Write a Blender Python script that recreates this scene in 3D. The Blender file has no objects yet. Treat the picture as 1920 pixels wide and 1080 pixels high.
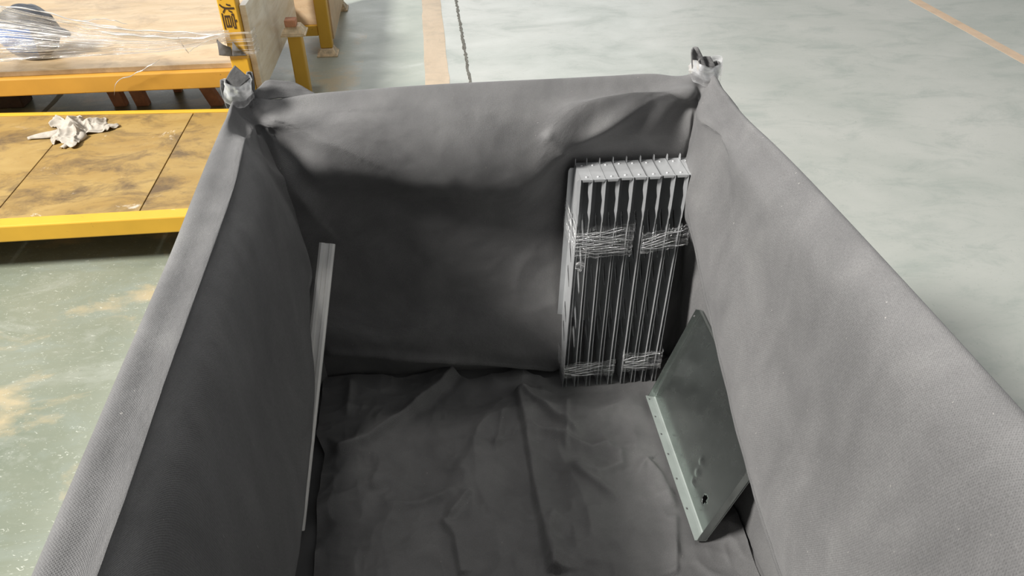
import bpy, bmesh, math, random
import numpy as np
from mathutils import Vector, Matrix
from mathutils.geometry import tessellate_polygon

# ------------------------------------------------------------------ camera, world, lamps, exposure
scene = bpy.context.scene
COL = scene.collection
cam_data = bpy.data.cameras.new('camera')
cam = bpy.data.objects.new('camera', cam_data)
COL.objects.link(cam)
cam.location = (0.0, 0.0, 1.6)
cam.rotation_euler = (math.radians(90 - 37.4), 0.0, math.radians(-6.34))
cam_data.sensor_width = 36.0
cam_data.lens = 1387.0 / 1920.0 * 36.0
cam_data.clip_start = 0.02
scene.camera = cam

world = bpy.data.worlds.new('hall_light')
scene.world = world
world.use_nodes = True
wn = world.node_tree.nodes
wn['Background'].inputs['Color'].default_value = (0.98, 1.0, 1.02, 1)
wn['Background'].inputs['Strength'].default_value = 0.25

def lamp(name, loc, target, size, power, color):
    d = bpy.data.lights.new(name, 'AREA')
    d.shape = 'DISK'
    d.size = size
    d.energy = power
    d.color = color
    o = bpy.data.objects.new(name, d)
    COL.objects.link(o)
    o.location = loc
    o.rotation_euler = (Vector(target) - Vector(loc)).to_track_quat('-Z', 'Y').to_euler()
    return o

lamp('high_bay_lamp', (-7.2, -0.4, 7.55), (0.1, 1.6, 0.4), 2.2, 2050, (1.0, 0.975, 0.94))
# daylight from the high windows in the far end wall of the hall
win = lamp('far_window_daylight', (-2.0, 30.0, 10.0), (0.3, 1.5, 0.5), 1.0, 1900, (0.96, 0.99, 1.0))
lamp('overhead_fill_lamp', (-1.1, 2.7, 8.2), (0.1, 1.4, 0.2), 0.9, 110, (1.0, 0.98, 0.95))  # added fill, no fitting seen: lifts the bin floor and models its creases
win.data.shape = 'RECTANGLE'
win.data.size = 26.0
win.data.size_y = 9.0

scene.view_settings.view_transform = 'Standard'
scene.view_settings.look = 'None'
scene.view_settings.gamma = 1.0
scene.view_settings.use_curve_mapping = False
scene.view_settings.exposure = 0.0

rng = np.random.RandomState(7)

# ------------------------------------------------------------------ materials
def new_mat(name):
    m = bpy.data.materials.new(name)
    m.use_nodes = True
    nt = m.node_tree
    return m, nt, nt.nodes['Principled BSDF'], nt.nodes['Material Output']

def N(nt, kind, **kw):
    n = nt.nodes.new(kind)
    for k, v in kw.items():
        if k in n.inputs:
            n.inputs[k].default_value = v
        else:
            setattr(n, k, v)
    return n

def ramp(nt, fac, stops):
    r = nt.nodes.new('ShaderNodeValToRGB')
    el = r.color_ramp.elements
    while len(el) > 1:
        el.remove(el[-1])
    el[0].position = stops[0][0]
    el[0].color = tuple(stops[0][1]) + (1,) if len(stops[0][1]) == 3 else stops[0][1]
    for p, c in stops[1:]:
        e = el.new(p)
        e.color = tuple(c) + (1,) if len(c) == 3 else c
    nt.links.new(fac, r.inputs['Fac'])
    return r.outputs['Color']

def g(v):
    return (v, v, v)

def coords(nt, scale=(1, 1, 1), kind='Object', rot=(0, 0, 0), loc=(0, 0, 0)):
    tc = nt.nodes.new('ShaderNodeTexCoord')
    mp = nt.nodes.new('ShaderNodeMapping')
    mp.inputs['Scale'].default_value = scale
    mp.inputs['Rotation'].default_value = rot
    mp.inputs['Location'].default_value = loc
    nt.links.new(tc.outputs[kind], mp.inputs['Vector'])
    return mp.outputs['Vector']

def noise(nt, vec, scale, detail=4.0, rough=0.55, dist=0.0):
    n = nt.nodes.new('ShaderNodeTexNoise')
    n.inputs['Scale'].default_value = scale
    n.inputs['Detail'].default_value = detail
    n.inputs['Roughness'].default_value = rough
    n.inputs['Distortion'].default_value = dist
    nt.links.new(vec, n.inputs['Vector'])
    return n.outputs['Fac']

def mix(nt, fac, a, b, mode='MIX'):
    m = nt.nodes.new('ShaderNodeMix')
    m.data_type = 'RGBA'
    m.blend_type = mode
    for sock, val in ((m.inputs[0], fac), (m.inputs[6], a), (m.inputs[7], b)):
        if hasattr(val, 'is_linked') or hasattr(val, 'links'):
            nt.links.new(val, sock)
        elif isinstance(val, (int, float)):
            sock.default_value = val
        else:
            sock.default_value = tuple(val) + (1,) if len(val) == 3 else val
    return m.outputs[2]

def math_node(nt, op, a, b=None):
    m = nt.nodes.new('ShaderNodeMath')
    m.operation = op
    for i, v in enumerate((a, b)):
        if v is None:
            continue
        if isinstance(v, (int, float)):
            m.inputs[i].default_value = v
        else:
            nt.links.new(v, m.inputs[i])
    return m.outputs[0]

def bump(nt, height, strength, dist):
    b = nt.nodes.new('ShaderNodeBump')
    b.inputs['Strength'].default_value = strength
    b.inputs['Distance'].default_value = dist
    nt.links.new(height, b.inputs['Height'])
    return b.outputs['Normal']

def fabric_material():
    m, nt, p, out = new_mat('charcoal_nonwoven')
    uv = coords(nt, (1, 1, 1), 'UV')
    uvr = coords(nt, (1, 1, 1), 'UV', rot=(0, 0, 0.785))
    w1 = N(nt, 'ShaderNodeTexWave', wave_type='BANDS', bands_direction='X', Scale=135.0)
    w2 = N(nt, 'ShaderNodeTexWave', wave_type='BANDS', bands_direction='Y', Scale=135.0)
    nt.links.new(uvr, w1.inputs['Vector']); nt.links.new(uvr, w2.inputs['Vector'])
    dots = math_node(nt, 'MULTIPLY', w1.outputs['Fac'], w2.outputs['Fac'])
    fine = noise(nt, uv, 420, 3, 0.7)
    blot = noise(nt, uv, 7, 6, 0.62, 0.4)
    base = ramp(nt, blot, [(0.3, (0.124, 0.122, 0.121)), (0.55, (0.165, 0.162, 0.160)), (0.75, (0.205, 0.202, 0.197))])
    base = mix(nt, 0.55, base, ramp(nt, fine, [(0.3, g(0.35)), (0.7, g(0.68))]), 'OVERLAY')
    base = mix(nt, ramp(nt, dots, [(0.1, g(0.0)), (0.7, g(0.22))]), base, (0.055, 0.055, 0.057))
    lint = noise(nt, uv, 160, 1, 0.5)
    base = mix(nt, ramp(nt, lint, [(0.775, g(0)), (0.80, g(0.55))]), base, (0.42, 0.40, 0.37))
    nt.links.new(base, p.inputs['Base Color'])
    p.inputs['Roughness'].default_value = 0.66
    p.inputs['Specular IOR Level'].default_value = 0.35
    p.inputs['Sheen Weight'].default_value = 0.12
    p.inputs['Sheen Roughness'].default_value = 0.5
    h = math_node(nt, 'ADD', math_node(nt, 'MULTIPLY', dots, -0.6), fine)
    crum = noise(nt, uv, 22, 4, 0.55, 0.0)
    h2 = math_node(nt, 'ADD', math_node(nt, 'MULTIPLY', h, 0.0007), math_node(nt, 'MULTIPLY', crum, 0.0035))
    nt.links.new(bump(nt, h2, 0.75, 1.0), p.inputs['Normal'])
    return m

def metal_material(name, col, rough, metallic=0.9, streak=0.12, spots=0.0):
    m, nt, p, out = new_mat(name)
    v = coords(nt, (1, 1, 1))
    n1 = noise(nt, v, 14, 5, 0.6)
    c = mix(nt, ramp(nt, n1, [(0.35, g(0)), (0.7, g(1))]), [x * (1 - streak) for x in col], [min(1, x * (1 + streak)) for x in col])
    if spots:
        n2 = noise(nt, v, 55, 4, 0.6, 0.3)
        c = mix(nt, ramp(nt, n2, [(0.66, g(0)), (0.72, g(spots))]), c, (0.45, 0.46, 0.44))
    nt.links.new(c, p.inputs['Base Color'])
    p.inputs['Metallic'].default_value = metallic
    r = ramp(nt, noise(nt, v, 30, 4, 0.6), [(0.3, g(rough * 0.8)), (0.7, g(rough * 1.25))])
    nt.links.new(r, p.inputs['Roughness'])
    return m

def yellow_material(name, col, chips=0.7):
    m, nt, p, out = new_mat(name)
    v = coords(nt)
    n1 = noise(nt, v, 5, 4, 0.6)
    c = mix(nt, ramp(nt, n1, [(0.3, g(0)), (0.7, g(1))]), [x * 0.86 for x in col], col)
    n2 = noise(nt, v, 46, 3, 0.65, 0.5)
    c = mix(nt, ramp(nt, n2, [(0.70, g(0)), (0.73, g(chips))]), c, (0.13, 0.07, 0.035))
    n3 = noise(nt, v, 18, 3, 0.6, 0.3)
    c = mix(nt, ramp(nt, n3, [(0.70, g(0)), (0.78, g(0.5))]), c, (0.82, 0.62, 0.32))
    nt.links.new(c, p.inputs['Base Color'])
    p.inputs['Roughness'].default_value = 0.5
    return m

def plywood_material(name, pale, mid, stain, stain_amt, axis_scale, seed=0.0, spec=0.35, rough=0.55, white=0.0):
    m, nt, p, out = new_mat(name)
    v = coords(nt, axis_scale, loc=(seed, seed * 0.7, 0))
    v2 = coords(nt, (1, 1, 1), loc=(seed * 1.3, seed, 0))
    grain = noise(nt, v, 3.2, 7, 0.62, 0.8)
    c = mix(nt, ramp(nt, grain, [(0.33, g(0)), (0.66, g(1))]), mid, pale)
    fine = noise(nt, v, 16, 5, 0.7, 0.3)
    c = mix(nt, ramp(nt, fine, [(0.60, g(0)), (0.74, g(0.55))]), c, [x * 0.55 for x in mid])
    vs = coords(nt, (1.0, 1.5, 1.0), loc=(seed * 2.1, seed, 0))
    big = noise(nt, vs, 4.2, 7, 0.70, 0.4)
    c = mix(nt, ramp(nt, big, [(0.48, g(0)), (0.66, g(stain_amt))]), c, stain)
    scr = noise(nt, coords(nt, (2.0, 14.0, 1.0), loc=(seed, 0, 0)), 4.0, 5, 0.7, 1.2)
    c = mix(nt, ramp(nt, scr, [(0.68, g(0)), (0.74, g(stain_amt * 0.8))]), c, [x * 0.5 for x in stain])
    if white:
        wn_ = noise(nt, v2, 5.5, 6, 0.72, 0.6)
        c = mix(nt, ramp(nt, wn_, [(0.63, g(0)), (0.70, g(white))]), c, (0.80, 0.74, 0.64))
    nt.links.new(c, p.inputs['Base Color'])
    p.inputs['Roughness'].default_value = rough
    p.inputs['Specular IOR Level'].default_value = spec
    nt.links.new(bump(nt, fine, 0.25, 0.002), p.inputs['Normal'])
    return m

def film_material(name, density, vscale, bright=0.9, seed=0.0, lo=0.5, hi=0.68, base=0.05):
    """clear stretch film: see-through with gathered white shining strands along its length"""
    m, nt, p, out = new_mat(name)
    nt.nodes.remove(p)
    uv = coords(nt, (0.5, vscale, 1), 'UV', loc=(seed, seed * 3.1, 0))
    st = noise(nt, uv, 3.0, 3, 0.6, 0.2)
    uv2 = coords(nt, (9, 9, 1), 'UV', loc=(seed, 0, 0))
    cr = noise(nt, uv2, 3.5, 5, 0.65, 1.2)
    s = math_node(nt, 'ADD', math_node(nt, 'MULTIPLY', st, 0.86), math_node(nt, 'MULTIPLY', cr, 0.14))
    a = ramp(nt, s, [(0.0, g(base)), (lo, g(base)), (hi, g(density))])
    tr = N(nt, 'ShaderNodeBsdfTransparent')
    gl = N(nt, 'ShaderNodeBsdfGlossy', Roughness=0.18)
    gl.inputs['Color'].default_value = (bright, bright, bright, 1)
    df = N(nt, 'ShaderNodeBsdfDiffuse')
    df.inputs['Color'].default_value = (bright, bright, bright, 1)
    tl = N(nt, 'ShaderNodeBsdfTranslucent')
    tl.inputs['Color'].default_value = (bright, bright, bright, 1)
    nrm = bump(nt, s, 0.9, 0.01)
    for b in (gl, df):
        nt.links.new(nrm, b.inputs['Normal'])
    m1 = N(nt, 'ShaderNodeMixShader', Fac=0.4)
    nt.links.new(df.outputs[0], m1.inputs[1]); nt.links.new(tl.outputs[0], m1.inputs[2])
    m2 = N(nt, 'ShaderNodeMixShader', Fac=0.4)
    nt.links.new(m1.outputs[0], m2.inputs[1]); nt.links.new(gl.outputs[0], m2.inputs[2])
    m3 = N(nt, 'ShaderNodeMixShader')
    nt.links.new(a, m3.inputs[0])
    nt.links.new(tr.outputs[0], m3.inputs[1]); nt.links.new(m2.outputs[0], m3.inputs[2])
    nt.links.new(m3.outputs[0], out.inputs['Surface'])
    return m

def plain(name, col, rough=0.6, metallic=0.0, spec=0.4, var=0.15, scale=12):
    m, nt, p, out = new_mat(name)
    v = coords(nt)
    n1 = noise(nt, v, scale, 5, 0.6)
    c = mix(nt, ramp(nt, n1, [(0.3, g(0)), (0.7, g(1))]), [x * (1 - var) for x in col], [min(1, x * (1 + var)) for x in col])
    nt.links.new(c, p.inputs['Base Color'])
    p.inputs['Roughness'].default_value = rough
    p.inputs['Metallic'].default_value = metallic
    p.inputs['Specular IOR Level'].default_value = spec
    return m

def floor_material():
    m, nt, p, out = new_mat('green_epoxy_floor')
    v = coords(nt)
    sep = N(nt, 'ShaderNodeSeparateXYZ'); nt.links.new(v, sep.inputs[0])
    big = noise(nt, v, 0.9, 6, 0.62, 0.5)
    swirl = noise(nt, coords(nt, (0.8, 1.5, 1), rot=(0, 0, 0.35)), 3.4, 9, 0.72, 0.5)
    # the grey, paler coat lies to the right of the marking strip, the greener coat to the left of it
    wob = math_node(nt, 'ADD', sep.outputs['X'], math_node(nt, 'MULTIPLY', swirl, 0.02))
    side = ramp(nt, wob, [(0.02, g(0)), (0.10, g(1))])
    green = ramp(nt, big, [(0.3, (0.17, 0.195, 0.145)), (0.5, (0.215, 0.235, 0.175)), (0.7, (0.27, 0.28, 0.21))])
    grey = ramp(nt, big, [(0.3, (0.39, 0.415, 0.375)), (0.5, (0.455, 0.47, 0.43)), (0.7, (0.52, 0.525, 0.485))])
    shade_offset = ramp(nt, math_node(nt, 'ADD', math_node(nt, 'MULTIPLY', sep.outputs['X'], 0.5), 1.0), [(0.45, g(0)), (0.62, g(1))])  # green painted lighter right of the table to offset the shade falling there
    green = mix(nt, shade_offset, green, (0.36, 0.385, 0.325))
    c = mix(nt, side, green, grey)
    c = mix(nt, ramp(nt, swirl, [(0.34, g(0.45)), (0.50, g(0.0))]), c, (0.28, 0.32, 0.29))
    c = mix(nt, ramp(nt, swirl, [(0.54, g(0.0)), (0.70, g(0.35))]), c, (0.52, 0.53, 0.485))
    # worn patches where the bare tan screed shows
    leftside = ramp(nt, sep.outputs['X'], [(0.0, g(1)), (0.02, g(1)), (0.03, g(0))])
    lx = math_node(nt, 'LESS_THAN', sep.outputs['X'], -0.4)
    tan = noise(nt, coords(nt, (1.0, 1.4, 1), loc=(0.35, 0.2, 0)), 2.3, 7, 0.62, 0.5)
    c = mix(nt, math_node(nt, 'MULTIPLY', ramp(nt, tan, [(0.525, g(0)), (0.64, g(0.75))]), lx), c, (0.50, 0.40, 0.24))
    fl = noise(nt, coords(nt, (1, 2.2, 1), rot=(0, 0, 0.5)), 46, 3, 0.75, 1.5)
    c = mix(nt, math_node(nt, 'MULTIPLY', ramp(nt, fl, [(0.62, g(0)), (0.68, g(0.7))]), lx), c, (0.62, 0.63, 0.55))
    dk = noise(nt, v, 70, 4, 0.75, 0.6)
    c = mix(nt, ramp(nt, dk, [(0.60, g(0)), (0.72, g(0.38))]), c, (0.17, 0.19, 0.165))
    nt.links.new(c, p.inputs['Base Color'])
    r = ramp(nt, swirl, [(0.3, g(0.5)), (0.7, g(0.34))])
    nt.links.new(r, p.inputs['Roughness'])
    p.inputs['Specular IOR Level'].default_value = 0.5
    nt.links.new(bump(nt, swirl, 0.06, 0.004), p.inputs['Normal'])
    return m

M = {}
M['fabric'] = fabric_material()
M['floor'] = floor_material()
M['bracket'] = metal_material('grey_sheet_steel', (0.60, 0.61, 0.615), 0.34, 0.45, 0.06)
M['rivet'] = metal_material('bright_rivet', (0.9, 0.9, 0.9), 0.25, 0.6)
M['panel'] = metal_material('grey_green_panel_steel', (0.42, 0.45, 0.43), 0.24, 0.95, 0.06, 0.35)
M['rim'] = metal_material('rim_steel_painted_shine', (0.47, 0.515, 0.485), 0.35, 0.3, 0.08)  # same sheet as the panel; the rim's bright reflection is painted in as paler colour
M['zinc'] = metal_material('zinc_plated_steel', (0.92, 0.90, 0.86), 0.35, 0.15, 0.05)
M['yellow'] = yellow_material('yellow_paint', (0.72, 0.41, 0.045))
M['amber'] = yellow_material('amber_paint', (0.62, 0.32, 0.045), 0.5)
M['bright_yellow'] = yellow_material('bright_yellow_paint', (0.76, 0.43, 0.035), 0.5)
M['deck'] = [plywood_material('oil_stained_deck_board_%s' % 'abc'[i], (0.42, 0.285, 0.10), (0.33, 0.205, 0.06), (0.12, 0.078, 0.042), 0.9, (1.0, 2.0, 1.0), seed=s, white=w)
             for i, (s, w) in enumerate(((0.4, 0.1), (2.3, 0.75), (5.2, 0.3)))]
M['top_ply'] = plywood_material('pale_tabletop_plywood', (0.58, 0.44, 0.275), (0.48, 0.335, 0.18), (0.24, 0.16, 0.09), 0.55, (1.0, 4.0, 1.0), seed=1.7, spec=0.4, rough=0.45)
M['board'] = plywood_material('weathered_board', (0.90, 0.82, 0.69), (0.74, 0.62, 0.45), (0.50, 0.42, 0.32), 0.5, (1.0, 1.0, 7.0), seed=3.1, spec=0.5, rough=0.35)
M['panel_ply'] = plywood_material('tan_plywood', (0.74, 0.55, 0.35), (0.62, 0.42, 0.24), (0.3, 0.2, 0.12), 0.3, (1.0, 1.0, 3.0), seed=4.4)
M['rust'] = plain('red_brown_rust', (0.50, 0.235, 0.135), 0.75, 0.0, 0.3, 0.4)
M['plate'] = plain('chipped_cream_plate', (0.66, 0.52, 0.34), 0.6, 0.0, 0.4, 0.35, 30)
M['lettering'] = plain('brown_black_lettering', (0.06, 0.035, 0.02), 0.6)
M['rag'] = plain('grey_cotton', (0.47, 0.425, 0.36), 0.9, 0.0, 0.2, 0.18, 40)
M['dark_bag'] = plain('dark_grey_vinyl', (0.075, 0.08, 0.09), 0.45, 0.0, 0.5, 0.3)
M['blue'] = plain('blue_vinyl', (0.06, 0.14, 0.36), 0.5, 0.0, 0.5, 0.3)
M['marking'] = plywood_material('worn_tan_floor_marking', (0.60, 0.48, 0.35), (0.53, 0.42, 0.30), (0.36, 0.30, 0.23), 0.5, (3.0, 1.0, 1.0), seed=0.9, rough=0.6)
M['marking_far'] = plywood_material('peach_floor_marking', (0.66, 0.50, 0.36), (0.61, 0.45, 0.31), (0.36, 0.30, 0.23), 0.35, (3.0, 1.0, 1.0), seed=2.9, rough=0.6)
M['joint'] = plain('dark_joint_filler', (0.16, 0.155, 0.135), 0.9, 0, 0.2, 0.9, 130)
M['olive'] = plain('olive_joint', (0.22, 0.20, 0.13), 0.8)
M['shade_box'] = plain('dark_brown_timber', (0.10, 0.065, 0.045), 0.8, 0, 0.3, 0.4)
M['film_table'] = film_material('stretch_film_over_table', 0.95, 15.0, 0.97, 0.3, 0.44, 0.56, 0.14)
M['film_band'] = film_material('stretch_film_band', 0.85, 16.0, 0.97, 1.4, 0.50, 0.62, 0.06)
M['film_strand'] = film_material('gathered_film_strand', 1.0, 8.0, 1.0, 4.2, 0.30, 0.50, 0.55)
M['film_tie'] = film_material('stretch_film_tie', 0.9, 9.0, 0.97, 2.2, 0.42, 0.56, 0.22)

# ------------------------------------------------------------------ object helpers
def world_loc(o):
    v = Vector(o.location)
    while o.parent:
        o = o.parent
        v = v + o.location
    return v

def link_mesh(name, me, mat, parent=None):
    o = bpy.data.objects.new(name, me)
    COL.objects.link(o)
    if mat is not None:
        me.materials.append(mat)
    if parent is not None:
        o.parent = parent
        off = world_loc(parent)
        me.transform(Matrix.Translation(-off))
    return o

def mesh(name, verts, faces, mat, parent=None, smooth=False):
    me = bpy.data.meshes.new(name)
    me.from_pydata([tuple(map(float, v)) for v in verts], [], faces)
    me.update()
    if smooth:
        me.polygons.foreach_set('use_smooth', [True] * len(me.polygons))
    return link_mesh(name, me, mat, parent)

def bm_obj(name, bm, mat, parent=None, smooth=False, bevel=0.0):
    if bevel:
        bmesh.ops.bevel(bm, geom=[e for e in bm.edges], offset=bevel, segments=2, affect='EDGES', profile=0.5)
    bmesh.ops.recalc_face_normals(bm, faces=bm.faces)
    me = bpy.data.meshes.new(name)
    bm.to_mesh(me)
    bm.free()
    if smooth:
        me.polygons.foreach_set('use_smooth', [True] * len(me.polygons))
    return link_mesh(name, me, mat, parent)

def add_hexa(bm, p):
    """p: 8 corners, bottom four then top four"""
    v = [bm.verts.new(q) for q in p]
    for f in ((0, 3, 2, 1), (4, 5, 6, 7), (0, 1, 5, 4), (1, 2, 6, 5), (2, 3, 7, 6), (3, 0, 4, 7)):
        bm.faces.new([v[i] for i in f])

def add_box(bm, x0, x1, y0, y1, z0, z1):
    add_hexa(bm, [(x0, y0, z0), (x1, y0, z0), (x1, y1, z0), (x0, y1, z0), (x0, y0, z1), (x1, y0, z1), (x1, y1, z1), (x0, y1, z1)])

def box(name, x0, x1, y0, y1, z0, z1, mat, parent=None, bevel=0.004):
    bm = bmesh.new()
    add_box(bm, x0, x1, y0, y1, z0, z1)
    return bm_obj(name, bm, mat, parent, bevel=bevel)

def hexa(name, p, mat, parent=None, bevel=0.003):
    bm = bmesh.new()
    add_hexa(bm, p)
    return bm_obj(name, bm, mat, parent, bevel=bevel)

def empty(name, loc, label, cat, group=None):
    o = bpy.data.objects.new(name, None)
    o.empty_display_size = 0.05
    COL.objects.link(o)
    o.location = loc
    tag(o, label, cat, group)
    return o

def tag(o, label, cat, group=None):
    o['label'] = label
    o['category'] = cat
    if group:
        o['group'] = group
    return o

def structure(o, label):
    o['kind'] = 'structure'
    o['label'] = label
    o['category'] = 'floor'
    return o

# ------------------------------------------------------------------ numeric helpers
PERM = rng.permutation(4096)
RND = rng.rand(4096) * 2 - 1
def vnoise(p):
    """smooth value noise, p (n,3)"""
    i = np.floor(p).astype(int)
    f = p - i
    f = f * f * f * (f * (f * 6 - 15) + 10)
    def h(a, b, c):
        return RND[PERM[(PERM[(PERM[a & 4095] + b) & 4095] + c) & 4095]]
    r = 0
    for dx in (0, 1):
        wx = f[:, 0] if dx else 1 - f[:, 0]
        for dy in (0, 1):
            wy = f[:, 1] if dy else 1 - f[:, 1]
            for dz in (0, 1):
                wz = f[:, 2] if dz else 1 - f[:, 2]
                r = r + wx * wy * wz * h(i[:, 0] + dx, i[:, 1] + dy, i[:, 2] + dz)
    return r

def fbm(p, scale, octs=4, gain=0.5, off=0.0):
    a, s, r = 1.0, scale, 0
    for k in range(octs):
        r = r + a * vnoise(p * s + off + 17.3 * k)
        a *= gain
        s *= 2.03
    return r

def crumple(p, scale, off=0.0):
    """folded-paper like wrinkles: sharp crests from warped ridged noise"""
    w = np.stack([vnoise(p * scale * 0.8 + off + 3.1), vnoise(p * scale * 0.8 + off + 9.7), vnoise(p * scale * 0.8 + off + 21.9)], 1)
    q = p + w * 0.35 / scale
    return (1 - np.abs(vnoise(q * scale + off)) * 2.0) + 0.45 * (1 - np.abs(vnoise(q * scale * 2.1 + off + 5)) * 2.0)

def poly_dist(p, pts):
    """distance to a polyline, signed by side in the direction 'sidevec', and position 0..1 along it"""
    pts = np.asarray(pts, float)
    seg = np.linalg.norm(np.diff(pts, axis=0), axis=1)
    tot = seg.sum(); acc = 0
    best = np.full(len(p), 1e9); tt = np.zeros(len(p)); vec = np.zeros_like(p)
    dirv = np.zeros_like(p)
    for a, b, L in zip(pts[:-1], pts[1:], seg):
        d = b - a
        t = np.clip(((p - a) @ d) / (d @ d), 0, 1)
        q = a + t[:, None] * d
        v = p - q
        dist = np.linalg.norm(v, axis=1)
        m = dist < best
        best[m] = dist[m]; tt[m] = (acc + t[m] * L) / tot; vec[m] = v[m]; dirv[m] = d / L
        acc += L
    return best, tt, vec, dirv

def crease(p, nrm, pts, amp, w_left, w_right=None, taper=(0.05, 0.5)):
    """ridge (amp > 0) or groove along a polyline; different widths left and right of it give a folded step"""
    w_right = w_right or w_left
    d, t, v, dr = poly_dist(p, pts)
    side = np.einsum('ij,ij->i', np.cross(dr, v), nrm)
    w = np.where(side > 0, w_left, w_right)
    a = np.clip(t / max(taper[0], 1e-4), 0, 1) * np.clip((1 - t) / max(taper[1], 1e-4), 0, 1)
    a = a * a * (3 - 2 * a)
    x = d / w
    return amp * a * np.exp(-np.power(x, 1.5))

def hermite(xk, P, x):
    """non-uniform Catmull-Rom through P (n,...) at knots xk"""
    xk = np.asarray(xk, float)
    n = len(xk)
    h = np.diff(xk)
    sh = (-1,) + (1,) * (P.ndim - 1)
    sl = np.diff(P, axis=0) / h.reshape(sh)
    m = np.empty_like(P)
    m[0] = sl[0]; m[-1] = sl[-1]
    for i in range(1, n - 1):
        m[i] = (sl[i] * h[i - 1] + sl[i - 1] * h[i]) / (h[i] + h[i - 1])
    k = np.clip(np.searchsorted(xk, x, side='right') - 1, 0, n - 2)
    t = ((x - xk[k]) / h[k]).reshape(sh)
    hh = h[k].reshape(sh)
    t2, t3 = t * t, t * t * t
    return (2 * t3 - 3 * t2 + 1) * P[k] + (t3 - 2 * t2 + t) * hh * m[k] + (-2 * t3 + 3 * t2) * P[k + 1] + (t3 - t2) * hh * m[k + 1]

def grid_mesh(name, G, U, V, mat, parent=None, flip=False):
    """G (nu,nv,3) vertex grid with metric uv"""
    nu, nv = G.shape[:2]
    idx = np.arange(nu * nv).reshape(nu, nv)
    q = np.stack([idx[:-1, :-1], idx[1:, :-1], idx[1:, 1:], idx[:-1, 1:]], -1).reshape(-1, 4)
    if flip:
        q = q[:, ::-1]
    me = bpy.data.meshes.new(name)
    me.vertices.add(nu * nv)
    me.vertices.foreach_set('co', G.reshape(-1).astype(np.float32))
    me.loops.add(q.size)
    me.loops.foreach_set('vertex_index', q.reshape(-1).astype(np.int32))
    me.polygons.add(len(q))
    me.polygons.foreach_set('loop_start', np.arange(0, q.size, 4, dtype=np.int32))
    me.polygons.foreach_set('loop_total', np.full(len(q), 4, dtype=np.int32))
    me.polygons.foreach_set('use_smooth', np.ones(len(q), dtype=bool))
    uvl = me.uv_layers.new(name='UVMap')
    UV = np.stack([U.reshape(-1), V.reshape(-1)], 1)[q.reshape(-1)]
    uvl.data.foreach_set('uv', UV.reshape(-1).astype(np.float32))
    me.update(calc_edges=True)
    return link_mesh(name, me, mat, parent)

def grid_normals(G):
    du = np.gradient(G, axis=0); dv = np.gradient(G, axis=1)
    n = np.cross(du, dv)
    n /= np.linalg.norm(n, axis=2, keepdims=True) + 1e-12
    return n

# ------------------------------------------------------------------ the setting: factory floor
bm = bmesh.new()
bmesh.ops.create_grid(bm, x_segments=8, y_segments=8, size=14.0)
fl = bm_obj('floor', bm, M['floor'])
fl.location = (0, 6, 0)
structure(fl, 'worn pale green and grey epoxy factory floor under everything')

def strip(name, pts_l, pts_r, z, mat, parent, n=60, wob=0.004, seed=0):
    """a thin painted strip with slightly ragged edges"""
    r = np.random.RandomState(seed)
    V = []; F = []
    for i in range(n + 1):
        t = i / n
        a = np.array(pts_l[0]) * (1 - t) + np.array(pts_l[1]) * t
        b = np.array(pts_r[0]) * (1 - t) + np.array(pts_r[1]) * t
        a[0] += r.uniform(-wob, wob); b[0] += r.uniform(-wob, wob)
        V += [(a[0], a[1], 0.0), (b[0], b[1], 0.0), (b[0], b[1], z), (a[0], a[1], z)]
    for i in range(n):
        k = 4 * i
        F += [(k + 3, k + 2, k + 6, k + 7), (k + 1, k + 5, k + 6, k + 2), (k, k + 3, k + 7, k + 4)]
    o = mesh(name, V, F, mat, parent)
    return o

s = strip('floor_marking', [(-0.042, 1.8), (-0.040, 8.0)], [(0.093, 1.8), (0.096, 8.0)], 0.0012, M['marking'], fl, seed=3)
s['label'] = 'worn tan marking strip'
s = strip('floor_marking', [(3.47, 2.0), (3.47, 8.0)], [(3.555, 2.0), (3.555, 8.0)], 0.0012, M['marking_far'], fl, seed=4, wob=0.003)
s['label'] = 'peach coloured marking line'
s = strip('expansion_joint', [(0.199, 1.8), (0.199, 8.0)], [(0.216, 1.8), (0.216, 8.0)], 0.0015, M['joint'], fl, n=260, wob=0.005, seed=5)
s['label'] = 'dark crumbling joint line'
s = strip('expansion_joint', [(-2.02, 2.6), (-2.02, 8.0)], [(-1.995, 2.6), (-1.995, 8.0)], 0.0012, M['olive'], fl, seed=6)
s['label'] = 'narrow olive joint line'

# ------------------------------------------------------------------ the draped bin
BIN = empty('draped_bin', (0.13, 0.85, 0.0), 'large open bin draped inside and over its rim with charcoal non-woven cloth', 'bin')

# control net: every column is one section of the cloth from its outside hem over the rim down to the floor of the bin
def side_col(y, sx, pts):
    x_out = pts[0][0]
    out = [(x_out + sx * 0.02, y, 0.03), (x_out + sx * 0.012, y, 0.5), (x_out + sx * 0.004, y, 0.87)]
    return out + [(px, y, pz) for px, pz in pts]

def left_col(y, xo=-0.412, bul=-0.312, zb=0.50, lit=-0.350):
    return side_col(y, -1, [(xo, 0.945), (xo + 0.016, 0.970), (lit - 0.020, 0.966), (lit + 0.009, 0.944), (lit + 0.027, 0.895), (bul, zb + 0.07), (bul - 0.010, zb - 0.07), (-0.372, 0.26), (-0.388, 0.15)])

def right_col(y, xo, xs, zs):
    # xs, zs: the belly of the slack cloth
    return side_col(y, 1, [(xo, 0.945), (xo - 0.018, 0.966), (xo - 0.045, 0.935), (xs + 0.032, zs + 0.17), (xs + 0.006, zs + 0.055), (xs, zs), (xs + 0.035, zs - 0.055), (xs + 0.075, zs - 0.14), (0.632, 0.15)])

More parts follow.
